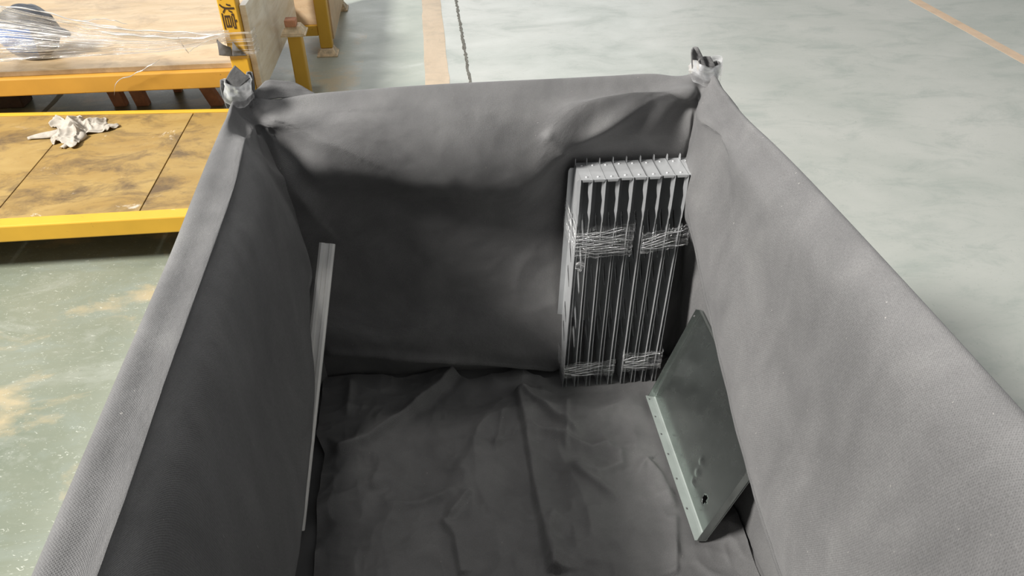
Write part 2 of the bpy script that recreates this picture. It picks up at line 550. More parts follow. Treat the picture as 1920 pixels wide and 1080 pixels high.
def back_col(x, yo, zsw, ysw, zr):
    pts = [(yo, 0.95), (yo - 0.014, 0.970), (yo - 0.045, 0.958), (ysw + 0.012, zsw + 0.045), (ysw + 0.006, zsw - 0.015), (1.512, zsw - 0.12), (1.522, 0.42), (1.478, zr), (1.528, 0.15)]
    out = [(x, yo + 0.02, 0.03), (x, yo + 0.012, 0.5), (x, yo + 0.004, 0.87)]
    return out + [(x, py, pz) for py, pz in pts]

def front_col(x):
    pts = [(0.02, 0.945), (0.036, 0.970), (0.06, 0.955), (0.08, 0.90), (0.085, 0.8), (0.09, 0.6), (0.09, 0.45), (0.08, 0.28), (0.07, 0.15)]
    return [(x, 0.0, 0.03), (x, 0.008, 0.5), (x, 0.016, 0.87)] + [(x, py, pz) for py, pz in pts]

cols = []
cols.append(front_col(-0.30))
cols.append([(-0.43, 0.02, 0.03), (-0.42, 0.03, 0.5), (-0.41, 0.04, 0.88), (-0.40, 0.045, 0.955), (-0.39, 0.055, 0.975), (-0.37, 0.075, 0.955), (-0.35, 0.09, 0.90), (-0.34, 0.10, 0.8), (-0.33, 0.11, 0.6), (-0.335, 0.11, 0.45), (-0.35, 0.10, 0.28), (-0.365, 0.08, 0.15)])
cols.append(left_col(0.20))
cols.append(left_col(0.45, -0.416, -0.316, 0.42, -0.348))
cols.append(left_col(0.72, -0.419, -0.314, 0.43, -0.352))
cols.append(left_col(0.98, -0.421, -0.312, 0.45, -0.354))
cols.append(left_col(1.18, -0.427, -0.310, 0.50, -0.358))
cols.append(left_col(1.34, -0.431, -0.312, 0.62, -0.368))
cols.append([(-0.44, 1.44, 0.03), (-0.435, 1.44, 0.5), (-0.430, 1.44, 0.87), (-0.425, 1.44, 0.955), (-0.412, 1.44, 0.975), (-0.394, 1.435, 0.955), (-0.366, 1.43, 0.90), (-0.345, 1.425, 0.82), (-0.312, 1.42, 0.66), (-0.330, 1.43, 0.48), (-0.375, 1.44, 0.27), (-0.385, 1.44, 0.15)])
# left tie
cols.append([(-0.44, 1.54, 0.03), (-0.43, 1.53, 0.5), (-0.420, 1.52, 0.88), (-0.412, 1.515, 0.965), (-0.402, 1.508, 0.985), (-0.386, 1.492, 0.955), (-0.366, 1.478, 0.90), (-0.345, 1.472, 0.81), (-0.325, 1.475, 0.62), (-0.325, 1.485, 0.43), (-0.335, 1.485, 0.28), (-0.345, 1.515, 0.15)])
def back_free(x, pts):
    yo = pts[0][0]
    return [(x, yo + 0.02, 0.03), (x, yo + 0.012, 0.5), (x, yo + 0.004, 0.87)] + [(x, py, pz) for py, pz in pts]
cols.append(back_free(-0.345, [(1.540, 0.952), (1.527, 0.970), (1.504, 0.948), (1.484, 0.895), (1.470, 0.815), (1.474, 0.66), (1.492, 0.44), (1.482, 0.290), (1.525, 0.15)]))
cols.append(back_free(-0.26, [(1.557, 0.950), (1.543, 0.970), (1.515, 0.950), (1.476, 0.900), (1.455, 0.850), (1.492, 0.72), (1.515, 0.43), (1.478, 0.286), (1.528, 0.15)]))
cols.append(back_col(-0.15, 1.570, 0.845, 1.448, 0.270))
cols.append(back_col(-0.02, 1.580, 0.815, 1.444, 0.250))
cols.append(back_col(0.10, 1.584, 0.795, 1.446, 0.225))
cols.append(back_col(0.21, 1.585, 0.800, 1.452, 0.200))
cols.append(back_col(0.30, 1.586, 0.880, 1.460, 0.180))
cols.append(back_col(0.40, 1.588, 0.905, 1.474, 0.176))
cols.append(back_col(0.50, 1.588, 0.890, 1.492, 0.176))
cols.append(back_col(0.560, 1.572, 0.865, 1.508, 0.176))
# right tie
cols.append([(0.65, 1.58, 0.03), (0.64, 1.57, 0.5), (0.628, 1.562, 0.88), (0.620, 1.556, 0.965), (0.606, 1.544, 0.985), (0.594, 1.528, 0.955), (0.586, 1.512, 0.90), (0.588, 1.508, 0.82), (0.60, 1.510, 0.64), (0.61, 1.510, 0.45), (0.61, 1.50, 0.28), (0.62, 1.52, 0.15)])
cols.append([(0.66, 1.47, 0.03), (0.65, 1.47, 0.5), (0.640, 1.47, 0.87), (0.634, 1.47, 0.955), (0.618, 1.470, 0.975), (0.590, 1.460, 0.945), (0.570, 1.452, 0.88), (0.562, 1.448, 0.80), (0.566, 1.450, 0.70), (0.60, 1.46, 0.58), (0.622, 1.47, 0.40), (0.632, 1.48, 0.15)])
cols.append(right_col(1.36, 0.642, 0.552, 0.705))
cols.append(right_col(1.22, 0.652, 0.548, 0.650))
cols.append(right_col(1.03, 0.660, 0.545, 0.560))
cols.append(right_col(0.80, 0.666, 0.545, 0.455))
cols.append(right_col(0.55, 0.670, 0.548, 0.385))
cols.append(right_col(0.25, 0.672, 0.55, 0.36))
cols.append([(0.69, 0.02, 0.03), (0.68, 0.03, 0.5), (0.67, 0.04, 0.88), (0.66, 0.045, 0.955), (0.65, 0.055, 0.975), (0.63, 0.075, 0.955), (0.60, 0.09, 0.88), (0.585, 0.10, 0.75), (0.58, 0.11, 0.55), (0.585, 0.11, 0.4), (0.60, 0.10, 0.25), (0.62, 0.08, 0.15)])
cols.append(front_col(0.45))
cols.append(front_col(0.10))
cols.append(cols[0])
NET = np.array(cols, float)                    # (columns, rows, 3)

rim = NET[:, 4]
ck = np.concatenate([[0], np.cumsum(np.maximum(np.linalg.norm(np.diff(rim, axis=0), axis=1), 0.03))])
us = []
for i in range(len(ck) - 1):
    L = ck[i + 1] - ck[i]
    y = 0.5 * (rim[i, 1] + rim[i + 1, 1])
    step = 0.0052 if y > 0.40 else 0.02
    n = max(2, int(L / step))
    us.append(ck[i] + L * np.arange(n) / n)
us = np.concatenate(us + [[ck[-1]]])
rowlen = np.concatenate([[0], np.cumsum(np.linalg.norm(np.diff(NET[14], axis=0), axis=1))])
vs = []
for i in range(len(rowlen) - 1):
    L = rowlen[i + 1] - rowlen[i]
    step = 0.05 if i < 2 else 0.0052
    n = max(2, int(L / step))
    vs.append(rowlen[i] + L * np.arange(n) / n)
vs = np.concatenate(vs + [[rowlen[-1]]])
# periodic in u: extend the net by two columns each way
NETx = np.concatenate([NET[-3:-1], NET, NET[1:3]])
ckx = np.concatenate([ck[-3:-1] - ck[-1], ck, ck[1:3] + ck[-1]])
A = hermite(ckx, NETx, us)                     # (nu, rows, 3)
B = hermite(rowlen, np.swapaxes(A, 0, 1), vs)  # (nv, nu, 3)
G = np.swapaxes(B, 0, 1).copy()                # (nu, nv, 3)
Nn = grid_normals(G)
# make normals look into the bin / up
cen = np.array([0.13, 0.8, 0.6])
vin = int(np.searchsorted(vs, rowlen[8]))
if np.mean(np.einsum('ij,ij->i', Nn[:, vin], cen - G[:, vin])) < 0:
    Nn = -Nn
P = G.reshape(-1, 3); NN = Nn.reshape(-1, 3)
disp = np.zeros(len(P))
inside = np.clip((np.tile(vs, len(us)) - rowlen[4]) / 0.06, 0, 1)
tieL = np.array([-0.402, 1.508, 0.985]); tieR = np.array([0.606, 1.544, 0.985])
# loose crumpling of the cloth, quieter on the taut right flank
taut = np.clip((P[:, 0] - 0.45) / 0.08, 0, 1) * np.clip((1.42 - P[:, 1]) / 0.06, 0, 1)
soft = np.clip((-0.29 - P[:, 0]) / 0.03, 0, 1)
amp = 0.0042 * (1 - 0.72 * taut) * (1 - 0.55 * soft)
stretch = P * np.array([1.0, 1.0, 0.75])
lower = np.clip((0.80 - P[:, 2]) / 0.1, 0.25, 1)
disp *= 1 - 0.7 * np.clip((-0.33 - P[:, 0]) / 0.03, 0, 1)
disp += inside * amp * lower * (crumple(stretch, 4.2) - 0.3)
disp += 0.008 * fbm(P, 3.1, 2, 0.45, 11.0) * inside * (1 - 0.3 * taut) * (1 - 0.75 * soft * np.clip((P[:, 2] - 0.75) / 0.1, 0, 1))
disp += 0.0012 * fbm(P, 17.0, 2, 0.5, 23.0) * inside
# pleats that gather at the two ties
for tie, k0, amp0 in ((tieL, 9, 0.0045), (tieR, 9, 0.0035)):
    v = P - tie
    r = np.linalg.norm(v, axis=1)
    ang = np.arctan2(v[:, 2] + 0.15 * r, (v[:, 0] + v[:, 1] * (1 if tie[0] > 0 else -1)))
    w = np.clip(r / 0.03, 0, 1) * np.exp(-(r / 0.17) ** 2)
    disp += amp0 * w * np.sin(k0 * ang + 1.5 * np.sin(2.0 * ang)) * np.clip((np.tile(vs, len(us)) - rowlen[3]) / 0.03, 0, 1)
WALL_FOLDS = [
    ([(-0.402, 1.508, 0.97), (-0.3494, 1.47, 0.9308), (-0.3186, 1.47, 0.8295), (-0.2851, 1.47, 0.7193), (-0.2392, 1.47, 0.6212), (-0.1725, 1.47, 0.5541)], 0.022, 0.018, 0.03, (0.22, 0.4)),
    ([(-0.402, 1.508, 0.97), (-0.3246, 1.47, 0.9474), (-0.2454, 1.47, 0.8986), (-0.1398, 1.47, 0.8448), (-0.0505, 1.47, 0.8068)], 0.012, 0.03, 0.02, (0.25, 0.4)),
    ([(-0.402, 1.508, 0.97), (-0.3347, 1.47, 0.8936), (-0.2857, 1.47, 0.788), (-0.2282, 1.47, 0.7012)], -0.01, 0.02, 0.02, (0.1, 0.4)),
    ([(0.606, 1.544, 0.97), (0.4873, 1.47, 0.9556), (0.4201, 1.47, 0.9222), (0.3407, 1.47, 0.8759), (0.2949, 1.47, 0.8396)], 0.022, 0.022, 0.018, (0.22, 0.3)),
    ([(0.606, 1.544, 0.97), (0.5167, 1.47, 0.9298), (0.48, 1.47, 0.8685), (0.4537, 1.47, 0.8306)], 0.014, 0.014, 0.014, (0.22, 0.2)),
    ([(0.606, 1.544, 0.97), (0.5059, 1.47, 0.9487), (0.4467, 1.47, 0.8958), (0.3896, 1.47, 0.8643)], -0.014, 0.014, 0.014, (0.1, 0.3)),
    ([(0.606, 1.544, 0.97), (0.6, 1.4754, 0.9296), (0.6, 1.243, 0.92), (0.6, 1.0302, 0.9067)], -0.007, 0.02, 0.012, (0.2, 0.5)),
    ([(0.606, 1.544, 0.97), (0.63, 1.338, 0.9475), (0.63, 1.1474, 0.9462), (0.63, 1.0447, 0.9283)], -0.008, 0.01, 0.022, (0.2, 0.5)),
    ([(0.606, 1.544, 0.97), (0.575, 1.5212, 0.8851), (0.575, 1.4912, 0.8063), (0.575, 1.4002, 0.7035)], 0.012, 0.014, 0.018, (0.22, 0.4)),
    ([(-0.402, 1.508, 0.97), (-0.38, 1.4064, 0.9391), (-0.38, 1.3156, 0.9045), (-0.38, 1.1595, 0.8938)], -0.01, 0.014, 0.014, (0.05, 0.6)),
    ([(-0.402, 1.508, 0.97), (-0.34, 1.3936, 0.9315), (-0.34, 1.4592, 0.7975), (-0.34, 1.5268, 0.6439)], 0.014, 0.016, 0.02, (0.22, 0.4)),
    ([(-0.348, 1.5435, 0.965), (-0.2698, 1.4905, 0.965), (-0.1268, 1.4855, 0.965), (0.0414, 1.5059, 0.965)], -0.008, 0.012, 0.02, (0.3, 0.6)),
    ([(0.5654, 1.5369, 0.965), (0.4531, 1.5248, 0.965), (0.3307, 1.5085, 0.965), (0.211, 1.4871, 0.965)], -0.007, 0.012, 0.02, (0.3, 0.6)),
    ([(-0.1301, 1.47, 0.3949), (-0.058, 1.47, 0.3633), (0.0867, 1.47, 0.3606)], 0.006, 0.01, 0.012, (0.2, 0.3)),
    ([(-0.1842, 1.47, 0.5629), (-0.1073, 1.47, 0.4243), (-0.0158, 1.47, 0.3809)], 0.006, 0.012, 0.02, (0.2, 0.3)),
    ([(0.2334, 1.47, 0.8943), (0.2643, 1.47, 0.8543), (0.2934, 1.47, 0.8198)], 0.01, 0.012, 0.014, (0.2, 0.3)),
    ([(-0.3311, 1.47, 0.3018), (-0.1758, 1.47, 0.2786), (0.0049, 1.47, 0.2429), (0.1487, 1.47, 0.2064), (0.3051, 1.47, 0.1678)], 0.016, 0.01, 0.022, (0.03, 0.05)),
    ([(-0.205, 1.47, 0.2663), (-0.1211, 1.47, 0.2654), (0.0475, 1.47, 0.2327), (0.0756, 1.47, 0.2021)], 0.008, 0.012, 0.012, (0.2, 0.2)),
]
for pts, a_, wl, wr, tp in WALL_FOLDS:
    disp += crease(P, NN, pts, a_, wl, wr, tp)
near = np.minimum(np.linalg.norm(P - tieL, axis=1), np.linalg.norm(P - tieR, axis=1))
disp *= np.clip((near - 0.012) / 0.075, 0.0, 1) * np.clip((np.tile(vs, len(us)) - rowlen[3]) / 0.05, 0.15, 1)
Gd = (P + NN * disp[:, None]).reshape(G.shape)
UU = np.repeat(us[:, None], len(vs), 1)
VV = np.repeat(vs[None, :], len(us), 0)
cloth = grid_mesh('liner_cloth', Gd, UU, VV, M['fabric'], BIN)

# floor of the bin under the loose sheet
bx = mesh('bin_floor', [(-0.39, 0.06, 0.146), (0.645, 0.06, 0.146), (0.645, 1.535, 0.146), (-0.39, 1.535, 0.146)], [(0, 1, 2, 3)], M['fabric'], BIN)

# loose floor sheet with creases, its far edge wavy
EDGE = np.array([(-0.34, 1.506), (-0.25, 1.508), (-0.16, 1.500), (-0.10, 1.512), (-0.03, 1.515), (0.045, 1.478), (0.12, 1.490), (0.18, 1.495), (0.25, 1.455), (0.30, 1.470), (0.45, 1.490), (0.62, 1.500)])
LEFT = np.array([(0.10, -0.315), (0.92, -0.322), (1.10, -0.330), (1.24, -0.326), (1.30, -0.352), (1.55, -0.352)])
nu, nv = 270, 350
uu = np.linspace(0, 1, nu); vv = np.linspace(0, 1, nv)
SU, SV = np.meshgrid(uu, vv, indexing='ij')
Y0 = 0.10 + SV * 1.40
XL = np.interp(Y0, LEFT[:, 0], LEFT[:, 1])
X = XL + SU * (0.625 - XL)
Y = 0.10 + SV * (np.interp(X, EDGE[:, 0], EDGE[:, 1]) - 0.10)
S = np.stack([X, Y, np.full_like(X, 0.158)], -1)
p2 = S.reshape(-1, 3)
up = np.tile([0, 0, 1.0], (len(p2), 1))
h = 0.0115 * (crumple(p2 * [1, 1, 0], 5.0, 70.0) - 0.2) + 0.0045 * (crumple(p2 * [1, 1, 0], 14.0, 90.0) - 0.2)
h += 0.010 * fbm(p2 * [1, 1, 0], 3.4, 3, 0.5, 31.0)
FLOOR_FOLDS = [
    ([(0.0101, 1.5067, 0.16), (-0.0732, 1.4167, 0.16), (-0.1572, 1.3304, 0.16), (-0.2226, 1.2662, 0.16), (-0.3053, 1.2295, 0.16)], 0.034, 0.012, 0.035, (0.02, 0.05)),
    ([(0.1699, 1.424, 0.16), (0.1772, 1.2841, 0.16), (0.1752, 1.1145, 0.16), (0.1794, 0.9666, 0.16), (0.1823, 0.8616, 0.16)], 0.0255, 0.035, 0.008, (0.03, 0.01)),
    ([(0.1723, 1.4196, 0.16), (0.2464, 1.3286, 0.16), (0.3222, 1.2409, 0.16)], 0.0204, 0.02, 0.01, (0.1, 0.2)),
    ([(0.1788, 1.2968, 0.16), (0.2489, 1.2544, 0.16), (0.3346, 1.1991, 0.16), (0.4072, 1.219, 0.16)], 0.0204, 0.012, 0.02, (0.1, 0.2)),
    ([(0.0278, 1.1075, 0.16), (-0.0036, 1.0656, 0.16), (-0.0347, 1.0297, 0.16)], 0.017, 0.008, 0.02, (0.2, 0.2)),
    ([(-0.0535, 1.0462, 0.16), (-0.02, 0.9819, 0.16), (-0.009, 0.8829, 0.16)], 0.017, 0.02, 0.008, (0.2, 0.05)),
    ([(-0.2023, 1.0773, 0.16), (-0.092, 1.0798, 0.16), (0.0098, 1.125, 0.16)], 0.011899999999999999, 0.012, 0.012, (0.2, 0.2)),
    ([(0.306, 1.3946, 0.16), (0.2836, 1.2723, 0.16), (0.2675, 1.1861, 0.16)], 0.0102, 0.006, 0.012, (0.2, 0.2)),
    ([(0.406, 1.2139, 0.16), (0.3974, 1.1415, 0.16), (0.3322, 1.121, 0.16), (0.2599, 1.1568, 0.16)], 0.017, 0.012, 0.02, (0.2, 0.2)),
    ([(0.2599, 1.1568, 0.16), (0.3147, 1.099, 0.16), (0.3723, 1.0387, 0.16)], 0.017, 0.02, 0.01, (0.2, 0.2)),
    ([(0.42, 1.1032, 0.16), (0.4584, 1.1397, 0.16), (0.4839, 1.0961, 0.16), (0.4914, 0.9958, 0.16)], 0.0204, 0.012, 0.02, (0.2, 0.1)),
    ([(0.4893, 0.9888, 0.16), (0.4655, 0.9077, 0.16), (0.4424, 0.8327, 0.16)], 0.0136, 0.008, 0.014, (0.1, 0.05)),
    ([(0.1293, 1.3551, 0.16), (0.1086, 1.2736, 0.16), (0.0882, 1.2145, 0.16)], 0.0102, 0.01, 0.01, (0.2, 0.2)),
    ([(0.1668, 1.3129, 0.16), (0.1401, 1.2611, 0.16), (0.0772, 1.2416, 0.16)], 0.0102, 0.01, 0.01, (0.2, 0.2)),
    ([(-0.2036, 1.1103, 0.16), (-0.199, 1.1561, 0.16), (-0.1485, 1.1744, 0.16)], 0.011899999999999999, 0.012, 0.02, (0.2, 0.2)),
    ([(-0.3046, 1.4931, 0.16), (-0.2749, 1.4795, 0.16), (-0.2783, 1.3531, 0.16)], 0.0136, 0.008, 0.012, (0.2, 0.2)),
    ([(0.0951, 1.3685, 0.16), (0.0283, 1.2127, 0.16), (-0.0277, 1.1371, 0.16)], 0.0085, 0.02, 0.02, (0.2, 0.2)),
    ([(0.2141, 1.034, 0.16), (0.1912, 0.9653, 0.16), (0.1891, 0.8609, 0.16)], 0.0136, 0.012, 0.012, (0.2, 0.05)),
]
for pts, a_, wl, wr, tp in FLOOR_FOLDS:
    h += crease(p2, up, pts, a_, wl, wr, tp)
edge_d = (np.interp(p2[:, 0], EDGE[:, 0], EDGE[:, 1]) - p2[:, 1])
h += 0.016 * np.exp(-(edge_d / 0.05) ** 2) * (0.6 + 0.8 * vnoise(p2 * [9, 0, 0] + 5))
# where things stand on the sheet it is pressed flat
press = np.clip(1 - np.maximum(np.abs(p2[:, 0] - 0.44) - 0.16, 0) / 0.04, 0, 1) * np.clip((p2[:, 1] - 1.34) / 0.05, 0, 1)
press = np.maximum(press, np.exp(-((p2[:, 0] - 0.52) / 0.035) ** 2) * np.clip((p2[:, 1] - 0.86) / 0.05, 0, 1))
h = h * (1 - press) + (-0.006) * press
S2 = p2.copy(); S2[:, 2] = np.maximum(S2[:, 2] + h, 0.1485)
sheet = grid_mesh('floor_sheet', S2.reshape(nu, nv, 3), X, Y, M['fabric'], BIN)

def cloth_patch(name, corners, bend, mat, parent, n=16, seed=0, amp=0.003):
    """small loose flap of cloth: bilinear patch with a bend and wrinkles, corners p00,p10,p11,p01"""
    c = np.array(corners, float)
    a, b = np.meshgrid(np.linspace(0, 1, n), np.linspace(0, 1, n), indexing='ij')
    a3, b3 = a[..., None], b[..., None]
    Q = (1 - a3) * (1 - b3) * c[0] + a3 * (1 - b3) * c[1] + a3 * b3 * c[2] + (1 - a3) * b3 * c[3]
    Q = Q + np.array(bend) * (4 * a3 * (1 - a3) * b3)
    q = Q.reshape(-1, 3)
    nr = grid_normals(Q).reshape(-1, 3)
    q = q + nr * (amp * (crumple(q, 22.0, seed) - 0.2))[:, None]
    o = grid_mesh(name, q.reshape(n, n, 3), a * 0.1, b * 0.1, mat, parent)
    md = o.modifiers.new('thick', 'SOLIDIFY'); md.thickness = 0.0015
    return o

# folded flap beside the left tie, standing up behind the rim
f = cloth_patch('fold_flap', [(-0.392, 1.515, 0.972), (-0.25, 1.548, 0.966), (-0.29, 1.566, 0.985), (-0.352, 1.556, 0.998)], (0, 0.0, 0.004), M['fabric'], BIN, seed=2)
f['label'] = 'small pointed fold beside the left tie'

def corner_tie(tie, tips, film_dims, lab, seed):
    """bunched cloth end standing up at a corner, wrapped with clear film"""
    # one bundle mesh: three tongues of cloth
    V = []; F = []
    n = 9
    r = np.random.RandomState(seed)
    for (a, b, wdt, curl) in tips:
        a = np.array(a, float); b = np.array(b, float)
        k0 = len(V)
        side = np.cross(b - a, (0.1, 0.9, 0.2)); side /= np.linalg.norm(side)
        fwd = np.cross(side, b - a); fwd /= np.linalg.norm(fwd)
        for i in range(n):
            t = i / (n - 1)
            c = a + (b - a) * t + fwd * curl * math.sin(t * 2.2)
            w = wdt * (1 - 0.55 * t ** 2.2)
            for j in range(5):
                s_ = (j - 2) / 2
                V.append(c + side * s_ * w + fwd * (0.012 * (1 - s_ * s_) * (1 - 0.4 * t) + r.uniform(-0.002, 0.002)))
        for i in range(n - 1):
            for j in range(4):
                q = k0 + i * 5 + j
                F.append((q, q + 1, q + 6, q + 5))
    o = mesh('corner_tie', V, F, M['fabric'], BIN, smooth=True)
    md = o.modifiers.new('thick', 'SOLIDIFY'); md.thickness = 0.003
    uvl = o.data.uv_layers.new(name='UVMap')
    for lp in o.data.loops:
        c = o.data.vertices[lp.vertex_index].co
        uvl.data[lp.index].uv = (c.x + c.y, c.z)
    o['label'] = lab
    cx, cy, z0, z1, rx, ry, tilt = film_dims
    nu_, nv_ = 48, 14
    a, b = np.meshgrid(np.linspace(0, 2 * math.pi, nu_), np.linspace(0, 1, nv_), indexing='ij')
    rad = 1 + 0.10 * np.sin(3 * a + 1.1) + 0.05 * np.sin(7 * a + 5 * b) - 0.12 * (b - 0.4) ** 2
    Q = np.stack([cx + rx * rad * np.cos(a) + tilt * (b - .5), cy + ry * rad * np.sin(a), z0 + (z1 - z0) * b + 0.006 * np.sin(2 * a + 0.7)], -1)
    q = Q.reshape(-1, 3); nr = grid_normals(Q).reshape(-1, 3)
    q = q + nr * (0.003 * (crumple(q, 40.0, seed) - 0.2))[:, None]
    q = q.reshape(nu_, nv_, 3); q[-1] = q[0]
    fo = grid_mesh('film_wrap', q, a * 0.03, b * 0.05, M['film_tie'], o)
    fo['label'] = 'crinkled clear film wrapped round the cloth'

corner_tie(tieL, [((-0.402, 1.505, 0.965), (-0.396, 1.520, 1.030), 0.024, 0.004), ((-0.415, 1.503, 0.965), (-0.421, 1.503, 1.026), 0.014, -0.006), ((-0.388, 1.512, 0.965), (-0.372, 1.522, 1.030), 0.014, 0.006)],
           (-0.400, 1.508, 0.976, 1.022, 0.027, 0.024, 0.006), 'bunched cloth end with a pointed tip', 3)
tl = [ob for ob in BIN.children if ob.name.startswith('corner_tie')][0]
cloth_patch('cloth_tip', [(-0.400, 1.496, 1.004), (-0.368, 1.500, 1.026), (-0.394, 1.508, 1.052), (-0.419, 1.502, 1.022)], (0, -0.004, 0.002), M['fabric'], tl, seed=8, amp=0.0012)
corner_tie(tieR, [((0.600, 1.542, 0.962), (0.573, 1.545, 1.034), 0.017, 0.006), ((0.606, 1.545, 0.965), (0.602, 1.556, 1.012), 0.026, -0.004), ((0.622, 1.545, 0.965), (0.632, 1.550, 1.002), 0.014, 0.004)],
           (0.604, 1.544, 0.962, 1.006, 0.034, 0.028, -0.002), 'bunched cloth end with a curled tip', 5)

# ------------------------------------------------------------------ grey sheet metal brackets standing in the back right corner
BH = 0.642
def bracket_mesh():
    """channel of folded sheet: web with slots, top flange, back flange, narrow front flange with a lip near the top"""
    bm = bmesh.new()
    th = 0.0008
    depth = 0.083
    def plate(outline, holes, to3d):
        loops = [[Vector((p[0], p[1], 0)) for p in outline]] + [[Vector((p[0], p[1], 0)) for p in hl] for hl in holes]
        flat = [p for l in loops for p in l]
        tris = tessellate_polygon(loops)
        vs_ = [[bm.verts.new(to3d(p.x, p.y, s_)) for p in flat] for s_ in (0, 1)]
        for t in tris:
            for s_ in (0, 1):
                try:
                    bm.faces.new([vs_[s_][i] for i in t])
                except ValueError:
                    pass
        k = 0
        for l in loops:
            n = len(l)
            for i in range(n):
                a, b = k + i, k + (i + 1) % n
                bm.faces.new([vs_[0][a], vs_[0][b], vs_[1][b], vs_[1][a]])
            k += n
    slots = []
    for zc in (0.495, 0.420, 0.345, 0.230, 0.165):
        yc = 0.048
        sl = [(yc + 0.017, zc + 0.018), (yc + 0.010, zc + 0.026), (yc - 0.012, zc - 0.004), (yc - 0.018, zc - 0.022), (yc - 0.012, zc - 0.028), (yc + 0.014, zc + 0.004)]
        slots.append(sl)
    web = [(0.0, 0.0), (depth, 0.0), (depth, BH + 0.004), (depth - 0.004, BH + 0.013), (depth - 0.010, BH + 0.013), (depth - 0.014, BH), (0.0, BH), (-0.002, BH - 0.05), (-0.004, BH - 0.085), (0.0, BH - 0.12)]
    plate(web, slots, lambda a, b, s_: (s_ * th, a, b))
    top = [(0.0, 0.0), (0.0295, 0.0), (0.0295, depth - 0.002), (0.0, depth - 0.002)]
    plate(top, [], lambda a, b, s_: (a, b, BH - s_ * th - 0.0003))
    lip = [(0.003, 0.0), (0.0285, 0.0), (0.027, -0.005), (0.0045, -0.005)]
    plate(lip, [], lambda a, b, s_: (a, -0.0004 - s_ * th, BH - 0.001 + b))
    fr = [(0.0, 0.0), (0.010, 0.0), (0.0095, 0.25), (0.0035, BH - 0.12), (0.0, BH - 0.115)]
    # the folded return runs back beside the web, only its edge faces forward
    plate([(0.0, 0.0), (0.030, 0.0), (0.030, BH - 0.13), (0.0, BH - 0.13)], [], lambda a, b, s_: (0.0095 - 0.0065 * b / BH + s_ * 0.0005, a, b))
    tabp = [(0.0, BH - 0.112), (-0.0055, BH - 0.085), (-0.0045, BH - 0.055), (-0.0075, BH - 0.035), (-0.0075, BH - 0.006), (-0.004, BH), (0.0, BH)]
    plate(tabp, [], lambda a, b, s_: (a, -0.0006 - s_ * th - 0.5 * a - 0.004 * max(0, (BH - b) / 0.09) + 0.002, b))
    bk = [(0.0, 0.095), (-0.0125, 0.098), (-0.0125, BH - 0.022), (-0.009, BH - 0.014), (0.0, BH - 0.014)]
    plate(bk, [], lambda a, b, s_: (a, depth - s_ * th, b))
    bmesh.ops.recalc_face_normals(bm, faces=bm.faces)
    me = bpy.data.meshes.new('sheet_metal_bracket')
    bm.to_mesh(me); bm.free()
    me.materials.append(M['bracket'])
    return me

def rivet_mesh():
    bm = bmesh.new()
    bmesh.ops.create_uvsphere(bm, u_segments=12, v_segments=6, radius=0.0032)
    for v in bm.verts:
        v.co.z *= 0.45
    me = bpy.data.meshes.new('rivet')
    bm.to_mesh(me); bm.free()
    me.polygons.foreach_set('use_smooth', [True] * len(me.polygons))
    me.materials.append(M['rivet'])
    return me

BR_TOP = [0.311, 0.337, 0.367, 0.399, 0.430, 0.4625, 0.495, 0.526, 0.556]
BR_BOT = [0.297, 0.329, 0.361, 0.392, 0.422, 0.457, 0.487, 0.516, 0.545]
ORD = ['first', 'second', 'third', 'fourth', 'fifth']
bme = bracket_mesh(); rme = rivet_mesh()
proto = bpy.data.objects.new('sheet_metal_bracket', bme)
pr1 = bpy.data.objects.new('rivet', rme); pr1.parent = proto; pr1.location = (0.015, 0.012, BH + 0.0005)
pr2 = bpy.data.objects.new('rivet', rme); pr2.parent = proto; pr2.location = (0.013, 0.066, BH + 0.0005)
for k in range(9):
    if k == 0:
        o, parts = proto, (pr1, pr2)
    else:
        o = proto.copy(); parts = (pr1.copy(), pr2.copy())
    COL.objects.link(o)
    for q in parts:
        q.parent = o; COL.objects.link(q)
    o.location = (BR_BOT[k], 1.418 - 0.0012 * (k % 3), 0.155)
    o.rotation_euler = (0, math.atan2(BR_TOP[k] - BR_BOT[k], BH), 0)
    if k == 0:
        lab = 'outermost left grey bracket, its slotted side and back flange showing'
    elif k == 8:
        lab = 'last grey bracket of the right bundle, half hidden by the right drape'
    elif k < 5:
        lab = 'grey slotted sheet steel bracket, %s from the left in the left wrapped bundle' % ORD[k]
    else:
        lab = 'grey slotted sheet steel bracket, %s from the left in the right wrapped bundle' % ORD[k - 5]
    tag(o, lab, 'bracket', 'grey sheet metal brackets in the back right corner')

